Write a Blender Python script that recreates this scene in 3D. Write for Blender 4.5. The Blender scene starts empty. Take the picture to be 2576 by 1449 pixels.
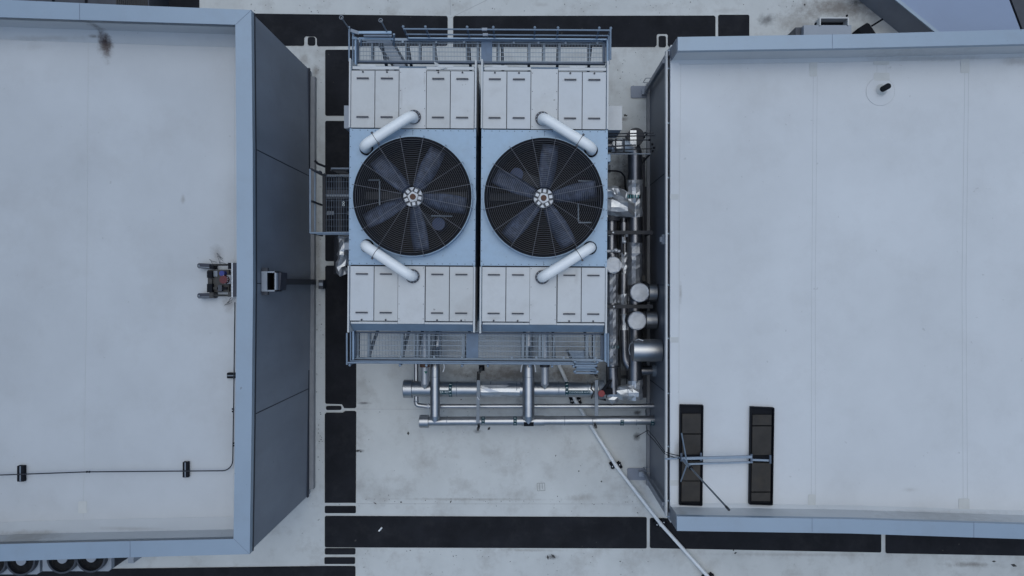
import bpy, math, random
from mathutils import Vector, Quaternion, Matrix
R = math.radians
random.seed(7)
S = bpy.context.scene
COL = S.collection

# ------------------------------------------------------------------ camera, sky, sun, exposure
CAMZ = 26.0
FP = 1860.0                     # focal length in units of a 2576 x 1449 picture
CX, CY = 1288.0, 724.5
NAD = (1325.6, 717.0)           # where straight down falls in the picture
cam_d = bpy.data.cameras.new('camera')
cam = bpy.data.objects.new('camera', cam_d)
COL.objects.link(cam)
cam_d.sensor_width = 36.0
cam_d.lens = 36.0 * FP / 2576.0
cam_d.clip_start = 0.1
cam_d.clip_end = 2000
cam.location = (0, 0, CAMZ)
cam.rotation_mode = 'QUATERNION'
_dn = Vector(((NAD[0] - CX) / FP, (CY - NAD[1]) / FP, -1)).normalized()
QC = _dn.rotation_difference(Vector((0, 0, -1)))
cam.rotation_quaternion = QC
S.camera = cam

SUN_EL, SUN_AZ = 78.0, 15.0     # azimuth of the sun, clockwise from +Y
wd = bpy.data.worlds.new('World')
S.world = wd
wd.use_nodes = True
nt = wd.node_tree
bg = nt.nodes['Background']
sky = nt.nodes.new('ShaderNodeTexSky')
sky.sky_type = 'NISHITA'
sky.sun_disc = False
sky.sun_elevation = R(SUN_EL)
sky.sun_rotation = R(SUN_AZ)
sky.air_density = 1.0
sky.dust_density = 1.5
sky.ozone_density = 1.5
hs = nt.nodes.new('ShaderNodeHueSaturation')
hs.inputs['Saturation'].default_value = 1.0
nt.links.new(sky.outputs[0], hs.inputs['Color'])
# cloudy sky: brightest overhead, dimmer towards the horizon
wtc = nt.nodes.new('ShaderNodeTexCoord')
wsx = nt.nodes.new('ShaderNodeSeparateXYZ')
nt.links.new(wtc.outputs['Generated'], wsx.inputs[0])
wmr = nt.nodes.new('ShaderNodeMapRange')
wmr.inputs['From Min'].default_value = 0.1
wmr.inputs['From Max'].default_value = 1.0
wmr.inputs['To Min'].default_value = 0.25
wmr.inputs['To Max'].default_value = 1.6
nt.links.new(wsx.outputs['Z'], wmr.inputs['Value'])
wmu = nt.nodes.new('ShaderNodeVectorMath'); wmu.operation = 'SCALE'
nt.links.new(hs.outputs[0], wmu.inputs[0])
nt.links.new(wmr.outputs[0], wmu.inputs['Scale'])
wtn = nt.nodes.new('ShaderNodeVectorMath'); wtn.operation = 'MULTIPLY'
wtn.inputs[1].default_value = (1.01, 1.135, 1.10)
nt.links.new(wmu.outputs[0], wtn.inputs[0])
nt.links.new(wtn.outputs[0], bg.inputs[0])
bg.inputs[1].default_value = 0.09
sl = bpy.data.lights.new('sun', 'SUN')
sl.energy = 0.5
sl.angle = R(70)
sl.color = (1.0, 0.98, 0.95)
so = bpy.data.objects.new('sun', sl)
COL.objects.link(so)
so.location = (0, 0, 40)
_sd = Vector((math.sin(R(SUN_AZ)) * math.cos(R(SUN_EL)), math.cos(R(SUN_AZ)) * math.cos(R(SUN_EL)), math.sin(R(SUN_EL))))
so.rotation_mode = 'QUATERNION'
so.rotation_quaternion = Vector((0, 0, 1)).rotation_difference(_sd)
S.view_settings.view_transform = 'Standard'
S.view_settings.look = 'None'
S.view_settings.exposure = 0.17
S.view_settings.gamma = 1.0
S.render.resolution_x = 1024
S.render.resolution_y = 576

# ------------------------------------------------------------------ measuring helpers
def U(x, y, z):
    """world point at height z for a position measured in the photograph (2576 wide)"""
    d = QC @ Vector(((x - CX) / FP, (CY - y) / FP, -1))
    t = (z - CAMZ) / d.z
    return Vector((0, 0, CAMZ)) + d * t
def PJ(p):
    c = QC.inverted() @ (Vector(p) - Vector((0, 0, CAMZ)))
    return CX + FP * c.x / -c.z, CY - FP * c.y / -c.z
def mpp(z):
    return (CAMZ - z) / FP
TA, TXC, TYC = 0.0068, 1203.0, 495.0
def TR(x, y):
    return x - TA * (y - TYC), y + TA * (x - TXC)
def TI(x, y):
    dx, dy = x - TXC, y - TYC
    return TXC + dx + TA * dy, TYC + dy - TA * dx
def TU(x, y, z):
    a, b = TR(x, y)
    return U(a, b, z)

# ------------------------------------------------------------------ materials
MATS = {}
def mat(name, col, rough=0.6, metal=0.0, var=0.06, scale=3.0, bump=0.0, bscale=40.0, spec=0.5, dirt=None, stains_shade=None, aniso=None):
    m = bpy.data.materials.new(name)
    m.use_nodes = True
    t = m.node_tree
    b = t.nodes['Principled BSDF']
    b.inputs['Roughness'].default_value = rough
    b.inputs['Metallic'].default_value = metal
    b.inputs['Specular IOR Level'].default_value = spec
    tc = t.nodes.new('ShaderNodeTexCoord')
    geo = t.nodes.new('ShaderNodeNewGeometry')
    pos = geo.outputs['Position']
    mp = t.nodes.new('ShaderNodeMapping')
    t.links.new(pos, mp.inputs[0])
    if aniso:
        mp.inputs['Scale'].default_value = aniso
    n1 = t.nodes.new('ShaderNodeTexNoise')
    n1.inputs['Scale'].default_value = scale
    n1.inputs['Detail'].default_value = 6
    n1.inputs['Roughness'].default_value = 0.62
    t.links.new(mp.outputs[0], n1.inputs['Vector'])
    rp = t.nodes.new('ShaderNodeValToRGB')
    rp.color_ramp.elements[0].position = 0.3
    rp.color_ramp.elements[1].position = 0.7
    rp.color_ramp.elements[0].color = (*[max(0, c * (1 - var)) for c in col], 1)
    rp.color_ramp.elements[1].color = (*[min(1, c * (1 + var)) for c in col], 1)
    t.links.new(n1.outputs[0], rp.inputs[0])
    out = rp.outputs[0]
    def mixc(fac, c, a):
        mx = t.nodes.new('ShaderNodeMix')
        mx.data_type = 'RGBA'
        t.links.new(fac, mx.inputs[0])
        t.links.new(a, mx.inputs[6])
        mx.inputs[7].default_value = (*c, 1)
        return mx.outputs[2]
    if dirt:
        dc, amount, dscale = dirt
        n2 = t.nodes.new('ShaderNodeTexNoise')
        n2.inputs['Scale'].default_value = dscale
        n2.inputs['Detail'].default_value = 8
        n2.inputs['Roughness'].default_value = 0.7
        t.links.new(pos, n2.inputs['Vector'])
        r2 = t.nodes.new('ShaderNodeMapRange')
        r2.inputs['From Min'].default_value = 0.5
        r2.inputs['From Max'].default_value = 0.8
        r2.inputs['To Max'].default_value = amount
        t.links.new(n2.outputs[0], r2.inputs['Value'])
        out = mixc(r2.outputs[0], dc, out)
        n3 = t.nodes.new('ShaderNodeTexNoise')       # small specks
        n3.inputs['Scale'].default_value = 5.5
        n3.inputs['Detail'].default_value = 2
        t.links.new(pos, n3.inputs['Vector'])
        r3 = t.nodes.new('ShaderNodeMapRange')
        r3.inputs['From Min'].default_value = 0.745
        r3.inputs['From Max'].default_value = 0.78
        r3.inputs['To Max'].default_value = 0.5 if amount > 0.2 else 0.2
        t.links.new(n3.outputs[0], r3.inputs['Value'])
        out = mixc(r3.outputs[0], (0.12, 0.11, 0.10), out)
    if stains_shade:
        nz = t.nodes.new('ShaderNodeTexNoise')
        nz.inputs['Scale'].default_value = 4.0
        nz.inputs['Detail'].default_value = 7
        nz.inputs['Roughness'].default_value = 0.75
        t.links.new(pos, nz.inputs['Vector'])
        for (px, py, z, rx, ry, st, c) in stains_shade:
            w = U(px, py, z)
            k = mpp(z)
            sb = t.nodes.new('ShaderNodeVectorMath'); sb.operation = 'SUBTRACT'
            t.links.new(pos, sb.inputs[0]); sb.inputs[1].default_value = w
            ml = t.nodes.new('ShaderNodeVectorMath'); ml.operation = 'MULTIPLY'
            t.links.new(sb.outputs[0], ml.inputs[0])
            ml.inputs[1].default_value = (1 / (rx * k), 1 / (ry * k), 0.0)
            ln = t.nodes.new('ShaderNodeVectorMath'); ln.operation = 'LENGTH'
            t.links.new(ml.outputs[0], ln.inputs[0])
            ad = t.nodes.new('ShaderNodeMath'); ad.operation = 'MULTIPLY_ADD'
            t.links.new(nz.outputs[0], ad.inputs[0]); ad.inputs[1].default_value = 1.6
            t.links.new(ln.outputs['Value'], ad.inputs[2])
            mr = t.nodes.new('ShaderNodeMapRange'); mr.interpolation_type = 'SMOOTHSTEP'
            mr.inputs['From Min'].default_value = 1.75
            mr.inputs['From Max'].default_value = 0.75
            mr.inputs['To Max'].default_value = st
            t.links.new(ad.outputs[0], mr.inputs['Value'])
            out = mixc(mr.outputs[0], c, out)
    t.links.new(out, b.inputs['Base Color'])
    if rough > 0:
        rr = t.nodes.new('ShaderNodeMapRange')
        rr.inputs['To Min'].default_value = max(0.05, rough - 0.1)
        rr.inputs['To Max'].default_value = min(1, rough + 0.1)
        t.links.new(n1.outputs[0], rr.inputs['Value'])
        t.links.new(rr.outputs[0], b.inputs['Roughness'])
    if bump:
        nb = t.nodes.new('ShaderNodeTexNoise')
        nb.inputs['Scale'].default_value = bscale
        nb.inputs['Detail'].default_value = 4
        t.links.new(mp.outputs[0], nb.inputs['Vector'])
        bp = t.nodes.new('ShaderNodeBump')
        bp.inputs['Strength'].default_value = bump
        bp.inputs['Distance'].default_value = 0.02
        t.links.new(nb.outputs[0], bp.inputs['Height'])
        t.links.new(bp.outputs[0], b.inputs['Normal'])
    MATS[name] = m
    return m

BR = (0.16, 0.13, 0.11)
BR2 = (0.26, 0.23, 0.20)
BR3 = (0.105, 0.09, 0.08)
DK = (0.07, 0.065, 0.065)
ground_stains_shade = [
    (1600, 940, 0, 110, 60, .8, BR), (1280, 942, 0, 190, 36, .8, BR), (1450, 945, 0, 110, 42, .8, BR), (1140, 935, 0, 60, 20, .5, BR2),  # dirt and the shade by the lower platform, painted together
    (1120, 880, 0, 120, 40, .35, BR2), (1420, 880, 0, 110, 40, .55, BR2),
    (1588, 450, 0, 75, 130, .9, BR3), (1588, 660, 0, 75, 190, .95, BR3), (1590, 840, 0, 75, 140, .95, BR3),  # corridor dirt, deepened to paint in the shade around the pipes
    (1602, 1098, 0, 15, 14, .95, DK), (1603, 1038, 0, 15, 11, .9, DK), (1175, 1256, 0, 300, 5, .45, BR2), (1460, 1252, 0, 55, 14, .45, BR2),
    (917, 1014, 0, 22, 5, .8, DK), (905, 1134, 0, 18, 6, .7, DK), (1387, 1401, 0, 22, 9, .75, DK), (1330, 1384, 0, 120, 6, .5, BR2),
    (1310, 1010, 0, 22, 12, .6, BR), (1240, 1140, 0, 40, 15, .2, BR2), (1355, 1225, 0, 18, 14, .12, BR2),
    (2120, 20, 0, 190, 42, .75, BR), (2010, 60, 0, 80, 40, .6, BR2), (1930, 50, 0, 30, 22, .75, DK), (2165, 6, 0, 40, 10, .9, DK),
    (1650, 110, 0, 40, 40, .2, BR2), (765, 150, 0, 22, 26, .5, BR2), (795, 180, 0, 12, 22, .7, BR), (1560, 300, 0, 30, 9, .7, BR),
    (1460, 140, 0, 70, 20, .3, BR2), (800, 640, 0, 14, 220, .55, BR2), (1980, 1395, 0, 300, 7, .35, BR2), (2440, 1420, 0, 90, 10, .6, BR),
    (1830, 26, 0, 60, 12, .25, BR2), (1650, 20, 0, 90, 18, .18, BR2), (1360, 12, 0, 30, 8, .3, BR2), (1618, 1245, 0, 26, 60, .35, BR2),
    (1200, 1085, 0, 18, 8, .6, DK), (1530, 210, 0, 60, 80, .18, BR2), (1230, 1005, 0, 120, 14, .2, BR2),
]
roof_l_stains = [
    (266, 116, 4.75, 27, 48, .95, (0.1, 0.068, 0.058)), (268, 105, 4.75, 24, 34, 1.0, (0.05, 0.03, 0.027)), (240, 95, 4.75, 20, 6, .7, BR), (461, 500, 4.75, 9, 17, .55, BR2),
    (100, 1338, 4.75, 160, 13, .6, BR2), (110, 98, 4.75, 180, 9, .3, BR2), (545, 640, 4.75, 26, 34, .5, BR), (575, 765, 4.75, 26, 30, .5, BR),
    (590, 700, 4.75, 40, 70, .3, BR2), (90, 118, 4.75, 60, 16, .2, BR2), (328, 1325, 4.75, 120, 6, .3, BR2), (130, 590, 4.75, 60, 80, .08, BR2),
]
panel_stains = [(1360, 305, 5, 12, 8, .8, BR2), (1372, 310, 5, 7, 10, .5, BR2), (1010, 250, 5, 5, 40, .22, BR2), (1068, 200, 5, 4, 28, .35, BR2), (1240, 800, 5, 30, 8, .3, BR2), (1450, 690, 5, 9, 40, .2, BR2), (950, 320, 5, 50, 5, .35, BR2), (1100, 674, 5, 60, 4, .3, BR2), (1492, 320, 5, 40, 5, .3, BR2), (1420, 240, 5, 16, 50, .14, BR2)]
roof_r_stains = [
    (2214, 229, 3.9, 20, 20, .5, BR2), (2340, 148, 3.9, 260, 10, .35, BR2), (2300, 1288, 3.9, 330, 10, .4, BR2), (1712, 735, 3.9, 6, 40, .5, BR2),
    (1703, 1130, 3.9, 12, 40, .45, BR2), (1703, 1278, 3.9, 20, 12, .5, BR2), (2290, 1232, 3.9, 30, 9, .25, BR2), (1850, 1280, 3.9, 90, 7, .25, BR2),
    (2560, 155, 3.9, 60, 16, .4, BR2),
]
mat('roof_membrane', (0.60, 0.605, 0.59), .65, var=.10, scale=.5, bump=.18, bscale=3.0, dirt=(BR2, .6, .9), stains_shade=ground_stains_shade)
mat('roof_membrane_left', (0.535, 0.545, 0.56), .6, var=.09, scale=.22, bump=.12, bscale=1.6, dirt=(BR2, .2, .5), stains_shade=roof_l_stains)
mat('roof_membrane_right', (0.64, 0.645, 0.655), .6, var=.08, scale=.22, bump=.12, bscale=1.6, dirt=(BR2, .16, .5), stains_shade=roof_r_stains)
mat('patch_membrane', (0.575, 0.575, 0.56), .7, var=.05)
mat('seam', (0.45, 0.45, 0.45), .8)
mat('seam_faint', (0.53, 0.535, 0.54), .8)
mat('coping_joint', (0.2, 0.235, 0.3), .6)
mat('jacket_shaded', (0.22, 0.22, 0.235), .34, metal=.95, var=.18, scale=3, bump=.1, bscale=6)  # jacket metal again, darkened to paint in the corridor shade
mat('panel_paint_warm', (0.575, 0.57, 0.56), .5, var=.05, scale=1.5, bump=.1, bscale=2.5, dirt=(BR2, .3, 1.1), stains_shade=panel_stains[:2])
mat('panel_paint_cool', (0.58, 0.59, 0.605), .42, var=.04, scale=1.0, bump=.1, bscale=1.7, dirt=(BR2, .15, 1.7))
mat('rubber', (0.0185, 0.019, 0.023), .85, var=.3, scale=.9, spec=.15, bump=.2, bscale=50, dirt=((0.06, 0.06, 0.062), .35, 1.3))
mat('coping', (0.315, 0.385, 0.465), .42, var=.05, scale=.5, metal=.2, bump=.15, bscale=1.2, dirt=((0.26, 0.29, 0.33), .4, 1.1))
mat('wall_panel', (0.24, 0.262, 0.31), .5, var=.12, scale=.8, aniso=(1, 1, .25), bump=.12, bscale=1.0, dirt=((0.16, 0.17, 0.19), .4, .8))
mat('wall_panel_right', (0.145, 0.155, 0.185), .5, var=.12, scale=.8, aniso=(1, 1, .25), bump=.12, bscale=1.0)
mat('plate_blue', (0.14, 0.2, 0.29), .5, var=.15, scale=4)
mat('wall_trim', (0.20, 0.215, 0.25), .5)
mat('dark_joint', (0.03, 0.035, 0.05), .7)
mat('ledge', (0.30, 0.30, 0.31), .7, var=.12)
mat('panel_paint', (0.60, 0.60, 0.60), .45, var=.05, scale=1.2, bump=.1, bscale=2.0, dirt=(BR2, .25, 1.3), stains_shade=panel_stains)
mat('galv_blue', (0.265, 0.36, 0.475), .42, var=.09, scale=2.2, metal=.3, bump=.08, bscale=1.6, dirt=((0.2, 0.23, 0.27), .4, 1.6))
mat('galv_dark', (0.09, 0.12, 0.17), .5, var=.2, scale=2.5, metal=.1)
mat('galv_rail', (0.235, 0.29, 0.36), .42, var=.12, scale=6, metal=.3)
mat('black', (0.010, 0.011, 0.015), .7, spec=.15)
mat('handle_black', (0.02, 0.025, 0.045), .4)
mat('interior', (0.012, 0.011, 0.011), .8, var=.3, scale=2)
mat('eliminator', (0.02, 0.0165, 0.013), .8, var=.25, scale=2, aniso=(1, 9, 1))
mat('wire', (0.17, 0.17, 0.19), .5)
mat('blade', (0.035, 0.044, 0.072), .6, var=.5, scale=6, dirt=((0.15, 0.18, 0.27), .7, 5))
mat('alu', (0.55, 0.57, 0.61), .5, metal=.4, var=.25, scale=14)
mat('rust', (0.12, 0.06, 0.04), .8)
mat('pvc', (0.93, 0.93, 0.925), .35, var=.02)
mat('pvc_weathered', (0.80, 0.81, 0.82), .45, var=.04)
mat('jacket', (0.43, 0.435, 0.45), .35, metal=.95, var=.12, scale=2.5, bump=.08, bscale=5)
mat('foil', (0.55, 0.56, 0.58), .38, metal=.75, var=.12, scale=7, bump=.3, bscale=10)
mat('foil_cap', (0.42, 0.44, 0.48), .45, metal=.5, var=.2, scale=2.5, bump=.7, bscale=4)
mat('foil_dull', (0.3, 0.31, 0.335), .42, metal=.7, var=.15, scale=7, bump=.3, bscale=10)
mat('strut', (0.20, 0.225, 0.26), .5, metal=.3, var=.15)
mat('dark_pipe', (0.035, 0.037, 0.045), .5, spec=.3)
mat('teal', (0.008, 0.05, 0.065), .5)
mat('teal_light', (0.05, 0.2, 0.22), .5)
mat('white_ink', (0.7, 0.75, 0.75), .5)
mat('red', (0.25, 0.03, 0.03), .5, var=.15)
mat('red_dark', (0.11, 0.012, 0.018), .45)
mat('blue_paint', (0.02, 0.035, 0.22), .45)
mat('blue_motor', (0.05, 0.085, 0.2), .5)
mat('green', (0.01, 0.16, 0.12), .5)
mat('concrete', (0.04, 0.035, 0.031), .85, var=.3, scale=2.2, dirt=((0.085, 0.062, 0.04), .5, 1.5))
mat('device_metal', (0.055, 0.052, 0.05), .6, metal=.2, var=.3, scale=10)
mat('unit_grey', (0.33, 0.36, 0.41), .5, var=.05)
mat('unit_dark', (0.055, 0.06, 0.075), .5, metal=.2, var=.2)
mat('enclosure_roof', (0.27, 0.33, 0.46), .5, var=.05, scale=.5)
mat('stub_skin', (0.42, 0.43, 0.45), .38, metal=.5, var=.06)
mat('splash', (0.24, 0.26, 0.31), .6, var=.06)

# ------------------------------------------------------------------ mesh building
class MB:
    def __init__(s):
        s.v = []; s.f = []; s.m = []; s.mi = 0
    def add(s, vs, fs):
        o = len(s.v)
        s.v += [Vector(p) for p in vs]
        for f in fs:
            s.f.append([i + o for i in f]); s.m.append(s.mi)
        return s
    def prism(s, pts, z0, z1):
        n = len(pts)
        a = sum(pts[i][0] * pts[(i + 1) % n][1] - pts[(i + 1) % n][0] * pts[i][1] for i in range(n))
        if a < 0: pts = list(reversed(pts))
        vs = [(p[0], p[1], z0) for p in pts] + [(p[0], p[1], z1) for p in pts]
        fs = [list(range(n - 1, -1, -1)), list(range(n, 2 * n))] + [[i, (i + 1) % n, n + (i + 1) % n, n + i] for i in range(n)]
        return s.add(vs, fs)
    def prism_slope(s, bot, top):
        n = len(bot)
        return s.add(list(bot) + list(top), [list(range(n - 1, -1, -1)), list(range(n, 2 * n))] + [[i, (i + 1) % n, n + (i + 1) % n, n + i] for i in range(n)])
    def rect(s, x0, y0, x1, y1, z0, z1, fn=None, at=None):
        """upright box whose top outline was measured at height `at` (default its top)"""
        fn = fn or U
        z = z1 if at is None else at
        return s.prism([tuple(fn(*p, z))[:2] for p in ((x0, y0), (x1, y0), (x1, y1), (x0, y1))], z0, z1)
    def poly(s, pts, z0, z1, fn=None, at=None):
        fn = fn or U
        z = z1 if at is None else at
        return s.prism([tuple(fn(*p, z))[:2] for p in pts], z0, z1)
    def box(s, c, sx, sy, sz, rz=0.0):
        cs, sn = math.cos(rz), math.sin(rz)
        q = [(c[0] + a * sx / 2 * cs - b * sy / 2 * sn, c[1] + a * sx / 2 * sn + b * sy / 2 * cs) for a, b in ((-1, -1), (1, -1), (1, 1), (-1, 1))]
        return s.prism(q, c[2] - sz / 2, c[2] + sz / 2)
    def tube(s, path, r, n=12, caps=True, rf=None):
        path = [Vector(p) for p in path]
        if len(path) < 2: return s
        m = len(path); o = len(s.v)
        dirs = [(path[i + 1] - path[i]).normalized() for i in range(m - 1)]
        t0 = dirs[0]
        up = Vector((0, 0, 1)) if abs(t0.z) < .9 else Vector((1, 0, 0))
        a = t0.cross(up).normalized(); prev = t0
        for i in range(m):
            t = dirs[0] if i == 0 else dirs[-1] if i == m - 1 else (dirs[i - 1] + dirs[i]).normalized()
            a = (prev.rotation_difference(t)) @ a; prev = t
            a = (a - t * a.dot(t)).normalized()
            b = t.cross(a)
            for k in range(n):
                th = 2 * math.pi * k / n
                rr = r if rf is None else rf(i, k)
                s.v.append(path[i] + (a * math.cos(th) + b * math.sin(th)) * rr)
        for i in range(m - 1):
            for k in range(n):
                s.f.append([o + i * n + k, o + i * n + (k + 1) % n, o + (i + 1) * n + (k + 1) % n, o + (i + 1) * n + k]); s.m.append(s.mi)
        if caps:
            s.f.append([o + k for k in range(n - 1, -1, -1)]); s.m.append(s.mi)
            s.f.append([o + (m - 1) * n + k for k in range(n)]); s.m.append(s.mi)
        return s
    def bar(s, p, q, w, h):
        """rectangular bar between two points, w across, h high"""
        p, q = Vector(p), Vector(q)
        d = (q - p).normalized()
        up = Vector((0, 0, 1)) if abs(d.z) < .95 else Vector((0, 1, 0))
        a = d.cross(up).normalized() * (w / 2); b = a.cross(d).normalized() * (h / 2)
        vs = [p - a - b, p + a - b, p + a + b, p - a + b, q - a - b, q + a - b, q + a + b, q - a + b]
        return s.add(vs, [[0, 3, 2, 1], [4, 5, 6, 7], [0, 1, 5, 4], [1, 2, 6, 5], [2, 3, 7, 6], [3, 0, 4, 7]])
    def cyl(s, c, r, z0, z1, n=32, r1=None):
        r1 = r if r1 is None else r1
        vs = [(c[0] + r * math.cos(2 * math.pi * k / n), c[1] + r * math.sin(2 * math.pi * k / n), z0) for k in range(n)]
        vs += [(c[0] + r1 * math.cos(2 * math.pi * k / n), c[1] + r1 * math.sin(2 * math.pi * k / n), z1) for k in range(n)]
        return s.add(vs, [list(range(n - 1, -1, -1)), list(range(n, 2 * n))] + [[k, (k + 1) % n, n + (k + 1) % n, n + k] for k in range(n)])
    def pipe_ring(s, c, ri, ro, z0, z1, n=64):
        vs = []
        for r, z in ((ri, z0), (ro, z0), (ro, z1), (ri, z1)):
            vs += [(c[0] + r * math.cos(2 * math.pi * k / n), c[1] + r * math.sin(2 * math.pi * k / n), z) for k in range(n)]
        fs = []
        for j in range(4):
            for k in range(n):
                a, b = j * n, ((j + 1) % 4) * n
                fs.append([a + k, a + (k + 1) % n, b + (k + 1) % n, b + k])
        return s.add(vs, fs)
    def torus(s, c, Rr, r, n=64, m=5):
        vs, fs = [], []
        for i in range(n):
            th = 2 * math.pi * i / n
            for j in range(m):
                ph = 2 * math.pi * j / m
                q = Rr + r * math.cos(ph)
                vs.append((c[0] + q * math.cos(th), c[1] + q * math.sin(th), c[2] + r * math.sin(ph)))
        for i in range(n):
            for j in range(m):
                fs.append([i * m + j, ((i + 1) % n) * m + j, ((i + 1) % n) * m + (j + 1) % m, i * m + (j + 1) % m])
        return s.add(vs, fs)
    def ball(s, c, r, n=10, m=6, sz=1.0):
        vs, fs = [], []
        for i in range(1, m):
            for k in range(n):
                th, ph = math.pi * i / m, 2 * math.pi * k / n
                vs.append((c[0] + r * math.sin(th) * math.cos(ph), c[1] + r * math.sin(th) * math.sin(ph), c[2] + r * sz * math.cos(th)))
        t, b = len(vs), len(vs) + 1
        vs += [(c[0], c[1], c[2] + r * sz), (c[0], c[1], c[2] - r * sz)]
        for i in range(m - 2):
            for k in range(n):
                fs.append([i * n + k, (i + 1) * n + k, (i + 1) * n + (k + 1) % n, i * n + (k + 1) % n])
        for k in range(n):
            fs.append([t, k, (k + 1) % n]); fs.append([b, (m - 2) * n + (k + 1) % n, (m - 2) * n + k])
        return s.add(vs, fs)
    def build(s, name, mats, parent=None, smooth=False, bevel=0.0):
        if isinstance(mats, str): mats = [mats]
        if parent is None:
            xs = [v.x for v in s.v]; ys = [v.y for v in s.v]; zs = [v.z for v in s.v]
            off = Vector(((min(xs) + max(xs)) / 2, (min(ys) + max(ys)) / 2, min(zs)))
        else:
            p = parent
            while p.parent: p = p.parent
            off = p.location.copy()
        me = bpy.data.meshes.new(name)
        me.from_pydata([tuple(v - off) for v in s.v], [], s.f)
        for q in mats: me.materials.append(MATS[q])
        for i, pl in enumerate(me.polygons):
            pl.material_index = s.m[i]
            if smooth: pl.use_smooth = True
        if smooth: me.set_sharp_from_angle(angle=R(38))
        me.update()
        o = bpy.data.objects.new(name, me)
        COL.objects.link(o)
        if parent is None: o.location = off
        else: o.parent = parent
        if bevel:
            bm = o.modifiers.new('bevel', 'BEVEL'); bm.width = bevel; bm.segments = 2; bm.limit_method = 'ANGLE'
        return o

def thing(name, label, cat, loc, group=None):
    o = bpy.data.objects.new(name, None)
    COL.objects.link(o)
    o.location = loc; o.empty_display_size = .2
    return tag(o, label, cat, group)
def tag(o, label, cat, group=None):
    o['label'] = label; o['category'] = cat
    if group: o['group'] = group
    return o
def struct(o):
    o['kind'] = 'structure'
    return o
def rnd(path, r, n=6):
    """round the corners of a path with arcs of radius r"""
    path = [Vector(p) for p in path]
    out = [path[0]]
    for i in range(1, len(path) - 1):
        p, a, b = path[i], path[i - 1] - path[i], path[i + 1] - path[i]
        la, lb = a.length, b.length
        a.normalize(); b.normalize()
        ang = a.angle(b)
        if ang > math.pi - .02: out.append(p); continue
        d = min(r / math.tan(ang / 2), la * .48, lb * .48)
        rr = d * math.tan(ang / 2)
        c = p + (a + b).normalized() * (rr / math.sin(ang / 2))
        s0, s1 = p + a * d - c, p + b * d - c
        q = s0.rotation_difference(s1)
        for k in range(n + 1):
            out.append(c + Quaternion().slerp(q, k / n) @ s0)
    out.append(path[-1])
    return out
def dense(path, step):
    path = [Vector(p) for p in path]
    out = [path[0]]
    for i in range(len(path) - 1):
        L = (path[i + 1] - path[i]).length
        k = max(1, int(L / step))
        for j in range(1, k + 1): out.append(path[i].lerp(path[i + 1], j / k))
    return out
def crumple(b, path, r, amt=.14, step=.09, n=12, seed=1):
    """a foil-wrapped pipe: faceted, dented skin"""
    rg = random.Random(seed)
    path = dense(path, step)
    tab = {}
    def rf(i, k):
        if (i, k) not in tab: tab[(i, k)] = r * (1 + rg.uniform(-amt, amt))
        return tab[(i, k)]
    wob = [p + Vector((rg.uniform(-1, 1), rg.uniform(-1, 1), rg.uniform(-1, 1))) * r * amt * .5 for p in path]
    return b.tube(wob, r, n=n, rf=rf)

# ================================================================== the main roof and its walkway mats
o = MB().add([(-160, -120, 0), (160, -120, 0), (160, 120, 0), (-160, 120, 0)], [[0, 1, 2, 3]]).build('main_roof_surface', 'roof_membrane')
o.location = (0, 0, 0)
for i, c in enumerate(((-160, -120), (160, -120), (160, 120), (-160, 120))): o.data.vertices[i].co = (*c, 0)
struct(o)

def rounded(x0, y0, x1, y1, r=4, skew=0.0, n=3):
    pts = []
    for cx, cy, a0 in ((x1 - r, y0 + r, -90), (x1 - r, y1 - r, 0), (x0 + r, y1 - r, 90), (x0 + r, y0 + r, 180)):
        for k in range(n + 1):
            a = R(a0 + 90 * k / n)
            x, y = cx + r * math.cos(a), cy + r * math.sin(a)
            pts.append((x, y + skew * (x - x0)))
    return pts
def mat_pad(pts, label):
    o = MB().poly(pts, .004, .022).build('walkway_mat', 'rubber')
    return tag(o, label, 'walkway mat', 'black rubber walkway mats on the white roof')
mat_pad([(560, 33), (1123, 40), (1126, 44), (1126, 111), (1122, 115), (800, 116), (797, 113), (797, 97), (792, 92), (769, 91), (765, 95), (765, 112), (762, 115), (560, 114)],
        'long black mat at the top with a white bracket notch near the left building')
mat_pad(rounded(774, 93, 793, 114.5, 5), 'tiny rounded black mat piece inside the white bracket near the left wall corner')
mat_pad([(1140, 44), (1144, 40), (1796, 39), (1800, 43), (1800, 114), (1797, 118), (1684, 118), (1680, 113), (1680, 88), (1677, 85), (1656, 85), (1652, 88), (1652, 113), (1648, 118), (1140, 118)],
        'long black mat running behind the upper platform railing towards the right building')
mat_pad(rounded(1657, 90, 1675.5, 118.5, 4), 'tiny rounded black mat piece inside the white bracket near the right building')
mat_pad(rounded(1807, 37, 1885, 118, 4), 'short square black mat at the far right end of the top row')
mat_pad(rounded(419, -160, 501, 60, 3), 'black mat leaving the top edge of the picture behind the left building')
mat_pad(rounded(818, 125, 896, 291, 4), 'uppermost upright black mat between the left wall and the towers')
mat_pad(rounded(818, 304, 896, 657, 4), 'upright black mat running under the small catwalk on the left')
mat_pad([(821, 668), (892, 668), (896, 672), (896, 1024), (893, 1027), (893, 1027), (866, 1027), (860, 1017), (821, 1016), (818, 1013), (818, 672)],
        'long upright black mat beside the lower left platform, its lower end notched')
mat_pad(rounded(820, 1021, 859, 1031.5, 4), 'small black mat sliver inside the white slot in the left column of mats')
mat_pad([(821, 1038), (862, 1038), (868, 1034), (893, 1034), (896, 1037), (895, 1265), (817, 1265), (817, 1042)],
        'large upright black mat below the white slot, left of the open roof')
mat_pad(rounded(817, 1273, 895, 1291, 3), 'thin black mat strip just above the long horizontal mat')
mat_pad(rounded(817, 1298, 1627, 1377, 4, skew=.0035), 'longest horizontal black mat with a white tube lying on it')
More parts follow.
